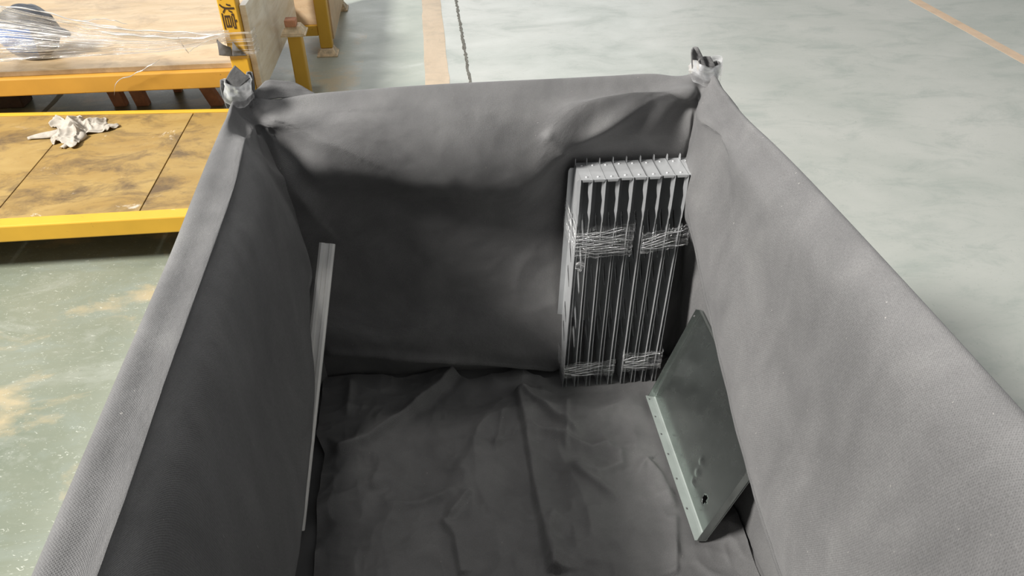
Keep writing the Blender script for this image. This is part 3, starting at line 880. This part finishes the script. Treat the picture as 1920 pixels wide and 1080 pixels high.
def film_band(x0, x1, zt0, zb0, label, seed, knot=None, skew=0.0, strands=6):
    """clear film pulled round a bundle of brackets"""
    y0, y1 = 1.4095, 1.5045
    path = [(x0, y0), (x1, y0), (x1 + 0.001, y1), (x0 - 0.013, y1), (x0, y0)]
    pts = []; lens = [0]
    for (a, b) in zip(path[:-1], path[1:]):
        n = 26 if abs(b[0] - a[0]) > 0.05 else 16
        for i in range(n):
            t = i / n
            pts.append((a[0] + (b[0] - a[0]) * t, a[1] + (b[1] - a[1]) * t))
    pts.append(path[-1])
    pts = np.array(pts)
    lens = np.concatenate([[0], np.cumsum(np.linalg.norm(np.diff(pts, axis=0), axis=1))])
    nv_ = 16
    b = np.linspace(0, 1, nv_)
    back = (pts[:, 1] - y0) / (y1 - y0)
    Q = np.zeros((len(pts), nv_, 3))
    r = np.random.RandomState(seed)
    ragged = r.uniform(-1, 1, (len(pts), 2)) * 0.003
    lean = (np.array(BR_TOP[:1]) - np.array(BR_BOT[:1]))[0] / BH
    for i, (px, py) in enumerate(pts):
        along = (px - x0) / (x1 - x0)
        zt = zt0 + skew * along + 0.03 * back[i] + ragged[i, 0]
        zb = zb0 + skew * along + 0.03 * back[i] + ragged[i, 1]
        z = zb + (zt - zb) * b
        Q[i, :, 0] = px + lean * (z - 0.155)
        Q[i, :, 1] = py + 0.0016 * np.sin(b * 21 + along * 9 + seed) + (0.002 if 0.02 < back[i] < 0.98 else 0)
        Q[i, :, 2] = z
    Q[-1] = Q[0]
    o = grid_mesh('film_band', Q, np.repeat(lens[:, None], nv_, 1) * 2 + seed, np.repeat(b[None], len(pts), 0) * 0.6, M['film_band'])
    off = Vector((0.5 * (x0 + x1), 0.5 * (y0 + y1), zb0))
    o.data.transform(Matrix.Translation(-off)); o.location = off
    tag(o, label, 'plastic film', 'clear film bands round the bracket bundles')
    r2 = np.random.RandomState(seed + 50)
    for k in range(strands):
        # gathered ropes of film along the front face
        f0 = (k + 0.5) / strands
        s0 = 0.0 if k % 3 else r2.uniform(0, 0.15)
        e0 = r2.uniform(0.55, 1.0)
        n_ = 26
        tt = np.linspace(s0, e0, n_)
        z_ = zb0 + (zt0 - zb0) * (0.45 + (f0 - 0.45) * (0.55 + 0.45 * tt)) + skew * tt + 0.0015 * np.sin(tt * 14 + k * 2.1)
        x_ = x0 + (x1 - x0) * tt + lean * (z_ - 0.155)
        ph = np.linspace(0, 2 * math.pi, 6)
        rad = r2.uniform(0.0006, 0.0015) * (0.5 + 0.7 * np.abs(np.sin(tt * 9 + k * 1.3))) * np.minimum(1, np.linspace(4, 0.1, n_))
        T_ = np.stack([np.repeat(x_[:, None], 6, 1), y0 - 0.0015 + rad[:, None] * np.cos(ph)[None], z_[:, None] + rad[:, None] * np.sin(ph)[None]], -1)
        grid_mesh('film_strand', T_, np.repeat(tt[:, None], 6, 1), np.repeat(ph[None] * 0.02, n_, 0), M['film_strand'], o)
    if knot:
        n = 20
        a, c = np.meshgrid(np.linspace(0, 2 * math.pi, n), np.linspace(0, math.pi, 12), indexing='ij')
        K = np.stack([knot[0] + 0.015 * np.cos(a) * np.sin(c), knot[1] + 0.006 * np.sin(a) * np.sin(c), knot[2] + 0.014 * np.cos(c)], -1)
        q = K.reshape(-1, 3); nr = grid_normals(K).reshape(-1, 3)
        q = q + nr * (0.004 * crumple(q, 60.0, 3))[:, None]
        q = q.reshape(n, 12, 3); q[-1] = q[0]
        ko = grid_mesh('knot', q, a * 0.05, c * 0.05, M['film_band'], o)
        ko['label'] = 'crumpled tail of the film'

film_band(0.2955, 0.4330, 0.678, 0.590, 'wide clear film band high round the left bracket bundle, with a crumpled tail', 2, (0.318, 1.400, 0.578), strands=15)
film_band(0.4555, 0.5680, 0.650, 0.590, 'clear film band high round the right bracket bundle', 5, skew=0.02, strands=8)
film_band(0.2960, 0.4325, 0.250, 0.196, 'narrow clear film band near the foot of the left bracket bundle', 9)
film_band(0.4560, 0.5600, 0.272, 0.205, 'clear film band near the foot of the right bracket bundle', 12)

# ------------------------------------------------------------------ tray-like steel panel leaning on the right wall
def tray():
    A = Vector((0.512, 1.352, 0.166)); Bc = Vector((0.508, 0.908, 0.166))   # outer lip corners: lower far, lower near
    T = Vector((0.598, 1.312, 0.458))                                       # upper far
    ex = (Bc - A); LX = ex.length; ex.normalize()
    ey = (T - A); ey = ey - ex * ey.dot(ex); LY = ey.length; ey.normalize()
    en = ex.cross(ey)
    if en.x > 0:
        en = -en
    D = 0.026
    root = empty('metal_panel', tuple(A), 'dark grey-green steel panel with folded rims leaning on the right cloth', 'panel')
    def at(u, v, d):
        return A + ex * u + ey * v + en * (d - D)
    bm = bmesh.new()
    hole = [(LX - 0.075 + 0.008 * math.cos(i * math.pi / 8), 0.050 + 0.012 * math.sin(i * math.pi / 8)) for i in range(16)]
    # dimpled base plate built on a grid with the hole cut out
    nx, ny = 90, 64
    grid = {}
    for i in range(nx + 1):
        for j in range(ny + 1):
            u, v = LX * i / nx, LY * j / ny
            d = 0.0
            for cu, cv, rr, hh in ((LX - 0.135, 0.034, 0.009, 0.0042), (LX - 0.140, 0.062, 0.009, 0.0042), (LX - 0.150, 0.090, 0.009, 0.0042), (0.13, 0.24, 0.05, 0.0018)):
                d += hh * math.exp(-(((u - cu) ** 2 + (v - cv) ** 2) / rr ** 2))
            d += 0.0012 * math.sin(u * 7 + 1) * math.sin(v * 9)
            grid[i, j] = bm.verts.new(at(u, v, d))
    hc = (LX - 0.075, 0.050)
    for i in range(nx):
        for j in range(ny):
            cu, cv = LX * (i + .5) / nx, LY * (j + .5) / ny
            if ((cu - hc[0]) / 0.0085) ** 2 + ((cv - hc[1]) / 0.0105) ** 2 < 1:
                continue
            bm.faces.new([grid[i, j], grid[i + 1, j], grid[i + 1, j + 1], grid[i, j + 1]])
    o = bm_obj('panel_sheet', bm, M['panel'], root, smooth=True)
    md = o.modifiers.new('thick', 'SOLIDIFY'); md.thickness = 0.0015
    def flange(p0, p1, inward, width, holes, name, mat=None):
        """a rim strip standing up from the sheet with small punched holes and a rounded fold"""
        p0 = Vector((p0[0], p0[1])); p1 = Vector((p1[0], p1[1]))
        L = (p1 - p0).length
        dr = (p1 - p0) / L
        prof = [(0.0075, 0.0), (0.003, 0.0008), (0.0008, 0.0035), (0.0, 0.009), (0.0, width)]
        bm = bmesh.new()
        xs_ = [0.0]
        for hpos in holes:
            xs_ += [hpos - 0.0028, hpos + 0.0028]
        xs_.append(L)
        prof2 = prof[:-1] + [(0.0, width * 0.62), (0.0, width * 0.62 + 0.0055), (0.0, width)]
        rows = []
        for x in xs_:
            rows.append([bm.verts.new(at(*(p0 + dr * x + Vector(inward) * a), b)) for a, b in prof2])
        for i in range(len(rows) - 1):
            for j in range(len(prof2) - 1):
                if i % 2 == 1 and j == len(prof2) - 3:
                    continue
                bm.faces.new([rows[i][j], rows[i + 1][j], rows[i + 1][j + 1], rows[i][j + 1]])
        f_ = bm_obj(name, bm, mat or M['panel'], root)
        md_ = f_.modifiers.new('thick', 'SOLIDIFY'); md_.thickness = 0.0018; md_.offset = 0
        return f_
    flange((0, 0), (LX, 0), (0, 1), 0.027, (0.012, 0.075, 0.135, 0.20, 0.275, 0.36), 'lower_rim', M['rim'])['label'] = 'lower rim with punched holes, its bright reflection painted into the colour'
    flange((0, LY), (0, 0), (1, 0), 0.020, (0.02,), 'end_rim')
    flange((LX, 0), (LX, LY), (-1, 0), 0.022, (), 'end_rim')
    flange((LX, LY), (0, LY), (0, -1), 0.010, (), 'upper_rim')
tray()

# ------------------------------------------------------------------ zinc channel leaning in the back left corner
def channel():
    a = Vector((-0.268, 1.462, 0.642)); b = Vector((-0.370, 1.03, 0.168))
    d = (b - a); L = d.length; d.normalize()
    side = Vector((1.0, 0.12, 0.0)); side = (side - d * side.dot(d)).normalized()
    nrm = side.cross(d).normalized()
    if nrm.y > 0:
        nrm = -nrm
    w = 0.0125; h = 0.012
    prof = [(-w - 0.004, -h), (-w - 0.004, 0.0), (-w, 0.002), (-w * 0.55, 0.002), (-w * 0.45, -0.0015), (w * 0.45, -0.0015), (w * 0.55, 0.002), (w, 0.002), (w + 0.004, 0.0), (w + 0.004, -h)]
    V = []; F = []
    n = 14
    for i in range(n + 1):
        c = a + d * (L * i / n)
        for (s_, q) in prof:
            V.append(c + side * s_ + nrm * q)
    m_ = len(prof)
    for i in range(n):
        for j in range(m_ - 1):
            k = i * m_ + j
            F.append((k, k + 1, k + m_ + 1, k + m_))
    o = mesh('steel_channel', V, F, M['zinc'])
    off = b.copy()
    o.data.transform(Matrix.Translation(-off)); o.location = off
    md = o.modifiers.new('thick', 'SOLIDIFY'); md.thickness = 0.0016
    tag(o, 'narrow pale zinc steel channel leaning in the back left corner of the bin', 'steel channel')
channel()

# ------------------------------------------------------------------ low platform cart with stained deck boards
PZ = 0.20
PL = empty('platform_cart', (-1.5, 2.85, 0.0), 'low platform cart with oil-stained yellow plywood deck in yellow frame', 'cart')
YF = 2.368
def yb(x):
    return 3.337 - 0.065 * (x + 1.479)
XL_, XR_ = -2.40, -0.56
hexa('front_rail', [(XL_, YF, PZ - 0.066), (XR_, YF, PZ - 0.066), (XR_, YF + 0.06, PZ - 0.066), (XL_, YF + 0.06, PZ - 0.066), (XL_, YF, PZ), (XR_, YF, PZ), (XR_, YF + 0.06, PZ), (XL_, YF + 0.06, PZ)], M['bright_yellow'], PL, 0.005)
hexa('back_rail', [(XL_, yb(XL_) - 0.03, PZ - 0.066), (XR_, yb(XR_) - 0.03, PZ - 0.066), (XR_, yb(XR_), PZ - 0.066), (XL_, yb(XL_), PZ - 0.066), (XL_, yb(XL_) - 0.03, PZ + 0.001), (XR_, yb(XR_) - 0.03, PZ + 0.001), (XR_, yb(XR_), PZ + 0.001), (XL_, yb(XL_), PZ + 0.001)], M['bright_yellow'], PL)
box('side_rail', XR_ - 0.06, XR_, YF + 0.062, yb(XR_) - 0.032, PZ - 0.066, PZ - 0.001, M['bright_yellow'], PL)
box('side_rail', XL_, XL_ + 0.06, YF + 0.062, yb(XL_) - 0.032, PZ - 0.066, PZ - 0.001, M['bright_yellow'], PL)
seams = [XL_ + 0.062, -2.12, -1.597, -1.085, XR_ - 0.062]
for i in range(4):
    a, b = seams[i] + 0.0022, seams[i + 1] - 0.0022
    o = hexa('deck_board', [(a, YF + 0.062, PZ - 0.02), (b, YF + 0.062, PZ - 0.02), (b, yb(b) - 0.032, PZ - 0.02), (a, yb(a) - 0.032, PZ - 0.02), (a, YF + 0.062, PZ - 0.003), (b, YF + 0.062, PZ - 0.003), (b, yb(b) - 0.032, PZ - 0.003), (a, yb(a) - 0.032, PZ - 0.003)], M['deck'][(i + 2) % 3], PL, 0.0015)
box('crossbar', XL_ + 0.062, XR_ - 0.062, 2.80, 2.86, PZ - 0.060, PZ - 0.0205, M['yellow'], PL)
for x in (XL_ + 0.005, XR_ - 0.075):
    for y in (YF + 0.18, 3.16):
        box('foot', x, x + 0.07, y, y + 0.07, 0.0, PZ - 0.067, M['yellow'], PL)

# rag on the deck
def rag():
    c0 = np.array([-1.53, 3.14, PZ])
    n = 90
    a, b = np.meshgrid(np.linspace(-1, 1, n), np.linspace(-1, 1, n), indexing='ij')
    th = np.arctan2(b, a)
    rr = np.maximum(np.abs(a), np.abs(b))
    out = 1 + 0.30 * np.sin(3 * th + 0.6) + 0.18 * np.sin(5 * th + 2.0) + 0.10 * np.sin(8 * th)
    X_ = rr * out * np.cos(th) * 0.118
    Y_ = rr * out * np.sin(th) * 0.130
    p = np.stack([X_, Y_, np.zeros_like(X_)], -1).reshape(-1, 3)
    hgt = 0.030 * (crumple(p, 10.0, 55.0) + 0.3) * np.clip(1.15 - rr.reshape(-1), 0.1, 1) + 0.008 * (crumple(p, 26.0, 12.0))
    p[:, :2] += 0.016 * np.stack([vnoise(p * 24 + 3), vnoise(p * 24 + 8)], 1)
    p[:, 2] = np.maximum(hgt, 0.0) + 0.001
    p += c0
    o = grid_mesh('cotton_rag', p.reshape(n, n, 3), a, b, M['rag'])
    o.data.transform(Matrix.Translation(-Vector(c0))); o.location = c0
    md = o.modifiers.new('thick', 'SOLIDIFY'); md.thickness = 0.002
    tag(o, 'crumpled pale grey cotton rag lying on the stained platform deck', 'rag')
    # a rolled corner reaching out to the left and one towards the front
    for (pa, pb, w0, nm) in (((-1.60, 3.12), (-1.715, 3.07), 0.028, 'rolled_corner'), ((-1.50, 3.08), (-1.535, 2.965), 0.026, 'rolled_corner')):
        m_, k_ = 12, 10
        A_ = np.array(pa); B_ = np.array(pb)
        dr = (B_ - A_) / np.linalg.norm(B_ - A_); sd = np.array([-dr[1], dr[0]])
        Q = np.zeros((m_, k_, 3))
        for i in range(m_):
            t = i / (m_ - 1)
            w_ = w0 * (1 - 0.65 * t)
            c = A_ + (B_ - A_) * t + sd * 0.008 * math.sin(5 * t)
            for j in range(k_):
                ph = math.pi * j / (k_ - 1)
                Q[i, j, :2] = c + sd * w_ * math.cos(ph)
                Q[i, j, 2] = PZ + 0.001 + w_ * 0.75 * math.sin(ph) * (1 + 0.2 * math.sin(7 * t + 2 * ph))
        q_ = grid_mesh(nm, Q, np.zeros((m_, k_)), np.zeros((m_, k_)), M['rag'], o)
        md = q_.modifiers.new('thick', 'SOLIDIFY'); md.thickness = 0.0015
rag()

# ------------------------------------------------------------------ work table behind the platform
TY = 3.42; TZ = 0.334
TB = empty('work_table', (-1.7, 3.9, 0.0), 'yellow steel work table with pale plywood top and lettered corner post', 'table')
box('front_rail', -2.7, -0.910, TY + 0.002, TY + 0.074, TZ - 0.082, TZ - 0.002, M['amber'], TB, 0.005)
box('tabletop', -2.7, -0.84, TY + 0.034, 4.64, TZ - 0.0015, TZ + 0.022, M['top_ply'], TB, 0.002)
box('side_rail', -0.908, -0.841, TY + 0.081, 4.575, TZ - 0.080, TZ - 0.003, M['amber'], TB, 0.005)
box('back_rail', -2.7, -0.84, 4.58, 4.64, TZ - 0.082, TZ - 0.003, M['amber'], TB, 0.005)
post = box('post', -0.908, -0.829, TY, TY + 0.079, 0.0, 0.69, M['bright_yellow'], TB, 0.005)
post['label'] = 'yellow corner post with dark lettering'
# lettering along the post: the character lies on its side, head to the right
def letter(ch, x0, x1, z0, z1, y, parent):
    cu = bpy.data.curves.new('lettering', 'FONT')
    cu.body = ch
    cu.extrude = 0.0008
    cu.resolution_u = 3
    to = bpy.data.objects.new('lettering_source', cu)
    COL.objects.link(to)
    dg = bpy.context.evaluated_depsgraph_get()
    me = bpy.data.meshes.new_from_object(to.evaluated_get(dg))
    COL.objects.unlink(to)
    bpy.data.objects.remove(to); bpy.data.curves.remove(cu)
    co = np.zeros(len(me.vertices) * 3, np.float32)
    me.vertices.foreach_get('co', co); co = co.reshape(-1, 3)
    if len(co) == 0:
        return None
    mn = co.min(0); mx = co.max(0)
    a = (co[:, 0] - mn[0]) / (mx[0] - mn[0]); b = (co[:, 1] - mn[1]) / (mx[1] - mn[1])
    d = (co[:, 2] - mn[2])
    res = np.stack([x0 + b * (x1 - x0), y - d, z1 - a * (z1 - z0)], 1)
    me.vertices.foreach_set('co', res.reshape(-1).astype(np.float32))
    me.update()
    me.materials.clear()
    return link_mesh('lettering', me, M['lettering'], parent)
letter('煊', -0.901, -0.840, 0.520, 0.6305, TY - 0.0002, post)
mesh('lettering', [(-0.906, TY - 0.001, 0.666), (-0.899, TY - 0.001, 0.662), (-0.886, TY - 0.001, 0.647), (-0.890, TY - 0.001, 0.644), (-0.902, TY - 0.001, 0.653)], [(0, 1, 2, 3, 4)], M['lettering'], post)
# weathered board standing along the right side of the table
bd = hexa('side_board', [(-0.827, TY + 0.036, 0.205), (-0.799, TY + 0.036, 0.205), (-0.754, 4.44, 0.252), (-0.782, 4.44, 0.252), (-0.827, TY + 0.036, 0.61), (-0.799, TY + 0.036, 0.61), (-0.754, 4.44, 0.61), (-0.782, 4.44, 0.61)], M['board'], TB, 0.002)
bd['label'] = 'weathered board wrapped in clear film'
# right outer leg with the stacking plate on its head
box('leg', -0.724, -0.654, 3.88, 3.95, 0.0, 0.330, M['yellow'], TB, 0.006)
def foot_plate(x, y, z, parent):
    """flared foot: square plate with a tapered skirt"""
    bm = bmesh.new()
    add_box(bm, x - 0.062, x + 0.062, y - 0.062, y + 0.062, z, z + 0.010)
    bm_obj('foot_plate', bm, M['plate'], parent, bevel=0.002)
    bm = bmesh.new()
    add_hexa(bm, [(x - 0.056, y - 0.056, z + 0.0101), (x + 0.056, y - 0.056, z + 0.0101), (x + 0.056, y + 0.056, z + 0.0101), (x - 0.056, y + 0.056, z + 0.0101),
                  (x - 0.035, y - 0.035, z + 0.045), (x + 0.035, y - 0.035, z + 0.045), (x + 0.035, y + 0.035, z + 0.045), (x - 0.035, y + 0.035, z + 0.045)])
    bm_obj('foot_skirt', bm, M['plate'], parent, bevel=0.003)
foot_plate(-0.689, 3.915, 0.331, TB)
box('stacking_socket', -0.724, -0.668, 3.87, 3.93, 0.3765, 0.41, M['rust'], TB, 0.004)
# rusty supports seen below the front rail
for (x, y, dx) in ((-1.665, 3.86, 0.03), (-1.55, 3.85, 0.03), (-1.195, 3.81, 0.06)):
    hexa('support_strut', [(x - 0.032 + dx, y, 0.0), (x + 0.032 + dx, y, 0.0), (x + 0.032 + dx, y + 0.05, 0.0), (x - 0.032 + dx, y + 0.05, 0.0),
                           (x - 0.032 - dx, y, TZ - 0.002), (x + 0.032 - dx, y, TZ - 0.002), (x + 0.032 - dx, y + 0.05, TZ - 0.002), (x - 0.032 - dx, y + 0.05, TZ - 0.002)], M['rust'], TB, 0.004)
box('support_strut', -1.405, -1.362, 4.02, 4.06, 0.0, TZ - 0.0015, M['rust'], TB, 0.004)
box('leg', -2.68, -2.61, TY + 0.003, TY + 0.073, 0.0, TZ - 0.083, M['yellow'], TB, 0.005)
box('leg', -2.68, -2.61, 4.582, 4.638, 0.0, TZ - 0.083, M['yellow'], TB, 0.005)

# dark timber under the table, only its end in view
tb = empty('timber_block', (-2.26, 3.95, 0.0), 'dark brown timber block on the floor below the work table', 'timber')
box('beam', -2.55, -2.13, 3.90, 4.02, 0.0, 0.10, M['shade_box'], tb, 0.006)
box('top_plank', -2.55, -2.08, 3.89, 4.03, 0.1005, 0.125, M['rust'], tb, 0.004)

# dark round bundle with a blue front on the table
def bundle():
    c = np.array([-1.83, 3.648, TZ + 0.022 + 0.114])
    root = empty('round_bundle', (c[0], c[1], TZ + 0.022), 'dark grey round bundle with a blue front under film on the table', 'bundle')
    n, m_ = 40, 24
    a, t = np.meshgrid(np.linspace(0, 2 * math.pi, n), np.linspace(0, math.pi, m_), indexing='ij')
    dirs = np.stack([np.cos(a) * np.sin(t), np.sin(a) * np.sin(t), np.cos(t)], -1)
    R_ = np.array([0.130, 0.102, 0.120])
    q = dirs * R_
    k = (1 + 0.05 * fbm(dirs.reshape(-1, 3), 2.5, 3, 0.5, 4.0)).reshape(n, m_, 1)
    q = q * k
    q[..., 2] = np.maximum(q[..., 2], -0.1135)
    q[-1] = q[0]
    grid_mesh('bundle_body', q + c, a, t, M['dark_bag'], root)
    # blue patch wrapped over the lower front
    aa, tt = np.meshgrid(np.linspace(3.7, 5.1, 18), np.linspace(1.25, 2.5, 14), indexing='ij')
    d2 = np.stack([np.cos(aa) * np.sin(tt), np.sin(aa) * np.sin(tt), np.cos(tt)], -1)
    q2 = d2 * (R_ * 1.07)
    q2[..., 2] = np.maximum(q2[..., 2], -0.1125)
    grid_mesh('blue_flap', q2 + c, aa, tt, M['blue'], root)
    # tied neck poking out on the right
    V = []; F = []
    for i in range(7):
        s_ = i / 6
        for j in range(10):
            ph = 2 * math.pi * j / 10
            r_ = 0.031 * (1 - 0.6 * s_)
            V.append((c[0] + 0.108 + 0.072 * s_, c[1] - 0.02 + r_ * math.cos(ph), c[2] + 0.01 - 0.02 * s_ + r_ * math.sin(ph)))
    for i in range(6):
        for j in range(10):
            F.append((i * 10 + j, i * 10 + (j + 1) % 10, (i + 1) * 10 + (j + 1) % 10, (i + 1) * 10 + j))
    F.append(tuple(60 + j for j in range(10)))
    mesh('neck', V, F, M['dark_bag'], root, smooth=True)
bundle()

STRANDS = [
    ([(-1.8597, 3.394, 0.6667), (-1.6588, 3.394, 0.6383), (-1.4637, 3.394, 0.5782), (-1.3184, 3.394, 0.5503)], 0.0035),
    ([(-1.8829, 3.394, 0.6106), (-1.7211, 3.394, 0.5872), (-1.5826, 3.394, 0.5507)], 0.002),
    ([(-1.8975, 3.394, 0.5755), (-1.6885, 3.394, 0.559), (-1.5239, 3.394, 0.5302)], 0.002),
    ([(-1.9085, 3.394, 0.5489), (-1.6986, 3.394, 0.5321), (-1.463, 3.394, 0.5141)], 0.0025),
    ([(-1.9365, 3.394, 0.4812), (-1.759, 3.394, 0.4883), (-1.6205, 3.394, 0.5062)], 0.003),
    ([(-1.9633, 3.394, 0.4165), (-1.8038, 3.394, 0.429), (-1.6775, 3.394, 0.4405)], 0.0025),
    ([(-1.9441, 3.394, 0.4629), (-1.7252, 3.394, 0.4612), (-1.5224, 3.394, 0.4697)], 0.0015),
    ([(-1.4868, 3.394, 0.5745), (-1.2992, 3.394, 0.5404), (-1.1021, 3.394, 0.524), (-0.8901, 3.394, 0.4974)], 0.004),
    ([(-1.4132, 3.394, 0.5307), (-1.1754, 3.394, 0.5034), (-1.0194, 3.394, 0.4929), (-0.8915, 3.394, 0.5116)], 0.0055),
    ([(-1.1013, 3.394, 0.51), (-1.0899, 3.394, 0.4672), (-1.0724, 3.394, 0.4282)], 0.0045),
    ([(-0.8936, 3.394, 0.5023), (-0.9889, 3.394, 0.4775), (-1.0758, 3.394, 0.4332)], 0.002),
    ([(-1.4477, 3.394, 0.251), (-1.4206, 3.394, 0.3079), (-1.3364, 3.394, 0.3415), (-1.203, 3.394, 0.4045)], 0.0025),
    ([(-1.4838, 3.394, 0.5834), (-1.3726, 3.394, 0.5885), (-1.2923, 3.394, 0.563)], 0.002),
]
# clear film pulled from the post across the front of the table
def table_film():
    nu_, nv_ = 120, 40
    a, b = np.meshgrid(np.linspace(0, 1, nu_), np.linspace(0, 1, nv_), indexing='ij')
    x = -0.882 - a * 2.1
    top = np.interp(a, [0, 0.15, 0.28, 0.44, 1], [0.520, 0.522, 0.566, 0.674, 0.712])
    bot = np.interp(a, [0, 0.15, 0.28, 0.44, 1], [0.472, 0.436, 0.430, 0.422, 0.40])
    z = bot + (top - bot) * b
    y = TY - 0.012 - 0.02 * np.sin(a * 3) + 0.010 * np.sin(b * 9 + a * 4) * np.clip(a * 3, 0, 1)
    Q = np.stack([x, y, z], -1)
    q = Q.reshape(-1, 3); nr = grid_normals(Q).reshape(-1, 3)
    q = q + nr * (0.006 * crumple(q * [0.4, 1, 1.6], 12.0, 4) * np.clip(a.reshape(-1) * 6, 0, 1))[:, None]
    o = grid_mesh('stretch_film', q.reshape(nu_, nv_, 3), a * 1.75, b * 1.0, M['film_table'])
    off = Vector((-0.882, TY - 0.012, 0.46))
    o.data.transform(Matrix.Translation(-off)); o.location = off
    tag(o, 'clear stretch film with white strands pulled from the yellow post across the table', 'plastic film')
    # gathered strands of the film
    for k, (pts, r0) in enumerate(STRANDS):
        pts = np.array(pts)
        s_ = np.concatenate([[0], np.cumsum(np.linalg.norm(np.diff(pts, axis=0), axis=1))])
        n_ = 40
        c_ = hermite(s_, pts, np.linspace(0, s_[-1] * 0.9999, n_)) if len(pts) > 2 else pts[0] + (pts[1] - pts[0]) * np.linspace(0, 1, n_)[:, None]
        wv = np.linspace(0, 9, n_)
        c_ = c_ + 0.0018 * np.stack([np.zeros(n_), np.sin(wv * 2 + k), np.sin(wv * 3.1 + k)], 1)
        ph = np.linspace(0, 2 * math.pi, 7)
        rad = r0 * (0.6 + 0.5 * np.abs(np.sin(wv * 1.7 + k))) * np.minimum(1, np.minimum(np.linspace(0, 6, n_), np.linspace(6, 0, n_)) + 0.25)
        T_ = np.stack([np.repeat(c_[:, 0:1], 7, 1), c_[:, 1:2] + 0.5 * rad[:, None] * np.cos(ph)[None], c_[:, 2:3] + rad[:, None] * np.sin(ph)[None]], -1)
        so = grid_mesh('film_strand', T_, np.repeat(np.linspace(0, 1, n_)[:, None], 7, 1), np.repeat(ph[None] * 0.02, n_, 0), M['film_strand'], o)
    # turns of film round the post
    n = 40
    V = []; 
    t, b2 = np.meshgrid(np.linspace(0, 1, 41), np.linspace(0, 1, 10), indexing='ij')
    per = np.array([(-0.914, TY - 0.006), (-0.792, TY - 0.006), (-0.788, TY + 0.086), (-0.914, TY + 0.086), (-0.914, TY - 0.006)])
    px = np.interp(t * 4, range(5), per[:, 0]); py = np.interp(t * 4, range(5), per[:, 1])
    W = np.stack([px, py, 0.385 + 0.12 * b2 + 0.004 * np.sin(9 * t)], -1)
    grid_mesh('film_turn', W, t * 0.4, b2 * 0.3, M['film_band'], o)
table_film()

# scrap of black cloth tied to the post
sc = empty('cloth_scrap', (-0.90, TY - 0.01, 0.40), 'torn black cloth scrap tied low on the yellow lettered post', 'cloth scrap')
cloth_patch('cloth_strip', [(-0.948, TY - 0.016, 0.410), (-0.890, TY - 0.012, 0.404), (-0.890, TY - 0.012, 0.444), (-0.940, TY - 0.016, 0.484)], (0, -0.014, 0), M['fabric'], sc, seed=4)
cloth_patch('cloth_strip', [(-0.890, TY - 0.012, 0.404), (-0.828, TY - 0.010, 0.402), (-0.844, TY - 0.010, 0.422), (-0.878, TY - 0.012, 0.470)], (0, -0.012, 0), M['fabric'], sc, seed=6)

# ------------------------------------------------------------------ second yellow stand further back
ST = empty('yellow_stand', (-0.7, 4.9, 0.0), 'second yellow steel stand with foot plate and plywood side, farther back', 'stand')
box('leg', -0.655, -0.583, 4.495, 4.567, 0.046, 0.37, M['yellow'], ST, 0.006)
foot_plate(-0.619, 4.531, 0.0, ST)
box('crossbar', -0.83, -0.656, 4.505, 4.560, 0.118, 0.180, M['yellow'], ST, 0.005)
box('plywood_panel', -0.83, -0.657, 4.520, 4.538, 0.1805, 0.36, M['panel_ply'], ST, 0.002)
box('side_panel', -0.590, -0.575, 4.569, 5.38, 0.075, 0.36, M['panel_ply'], ST, 0.002)
box('leg', -0.655, -0.583, 5.385, 5.457, 0.046, 0.37, M['yellow'], ST, 0.006)
foot_plate(-0.619, 5.421, 0.0, ST)
box('side_rail', -0.650, -0.592, 4.568, 5.384, 0.118, 0.180, M['yellow'], ST, 0.004)
box('lower_board', -0.83, -0.66, 4.57, 5.38, 0.1805, 0.20, M['panel_ply'], ST, 0.002)
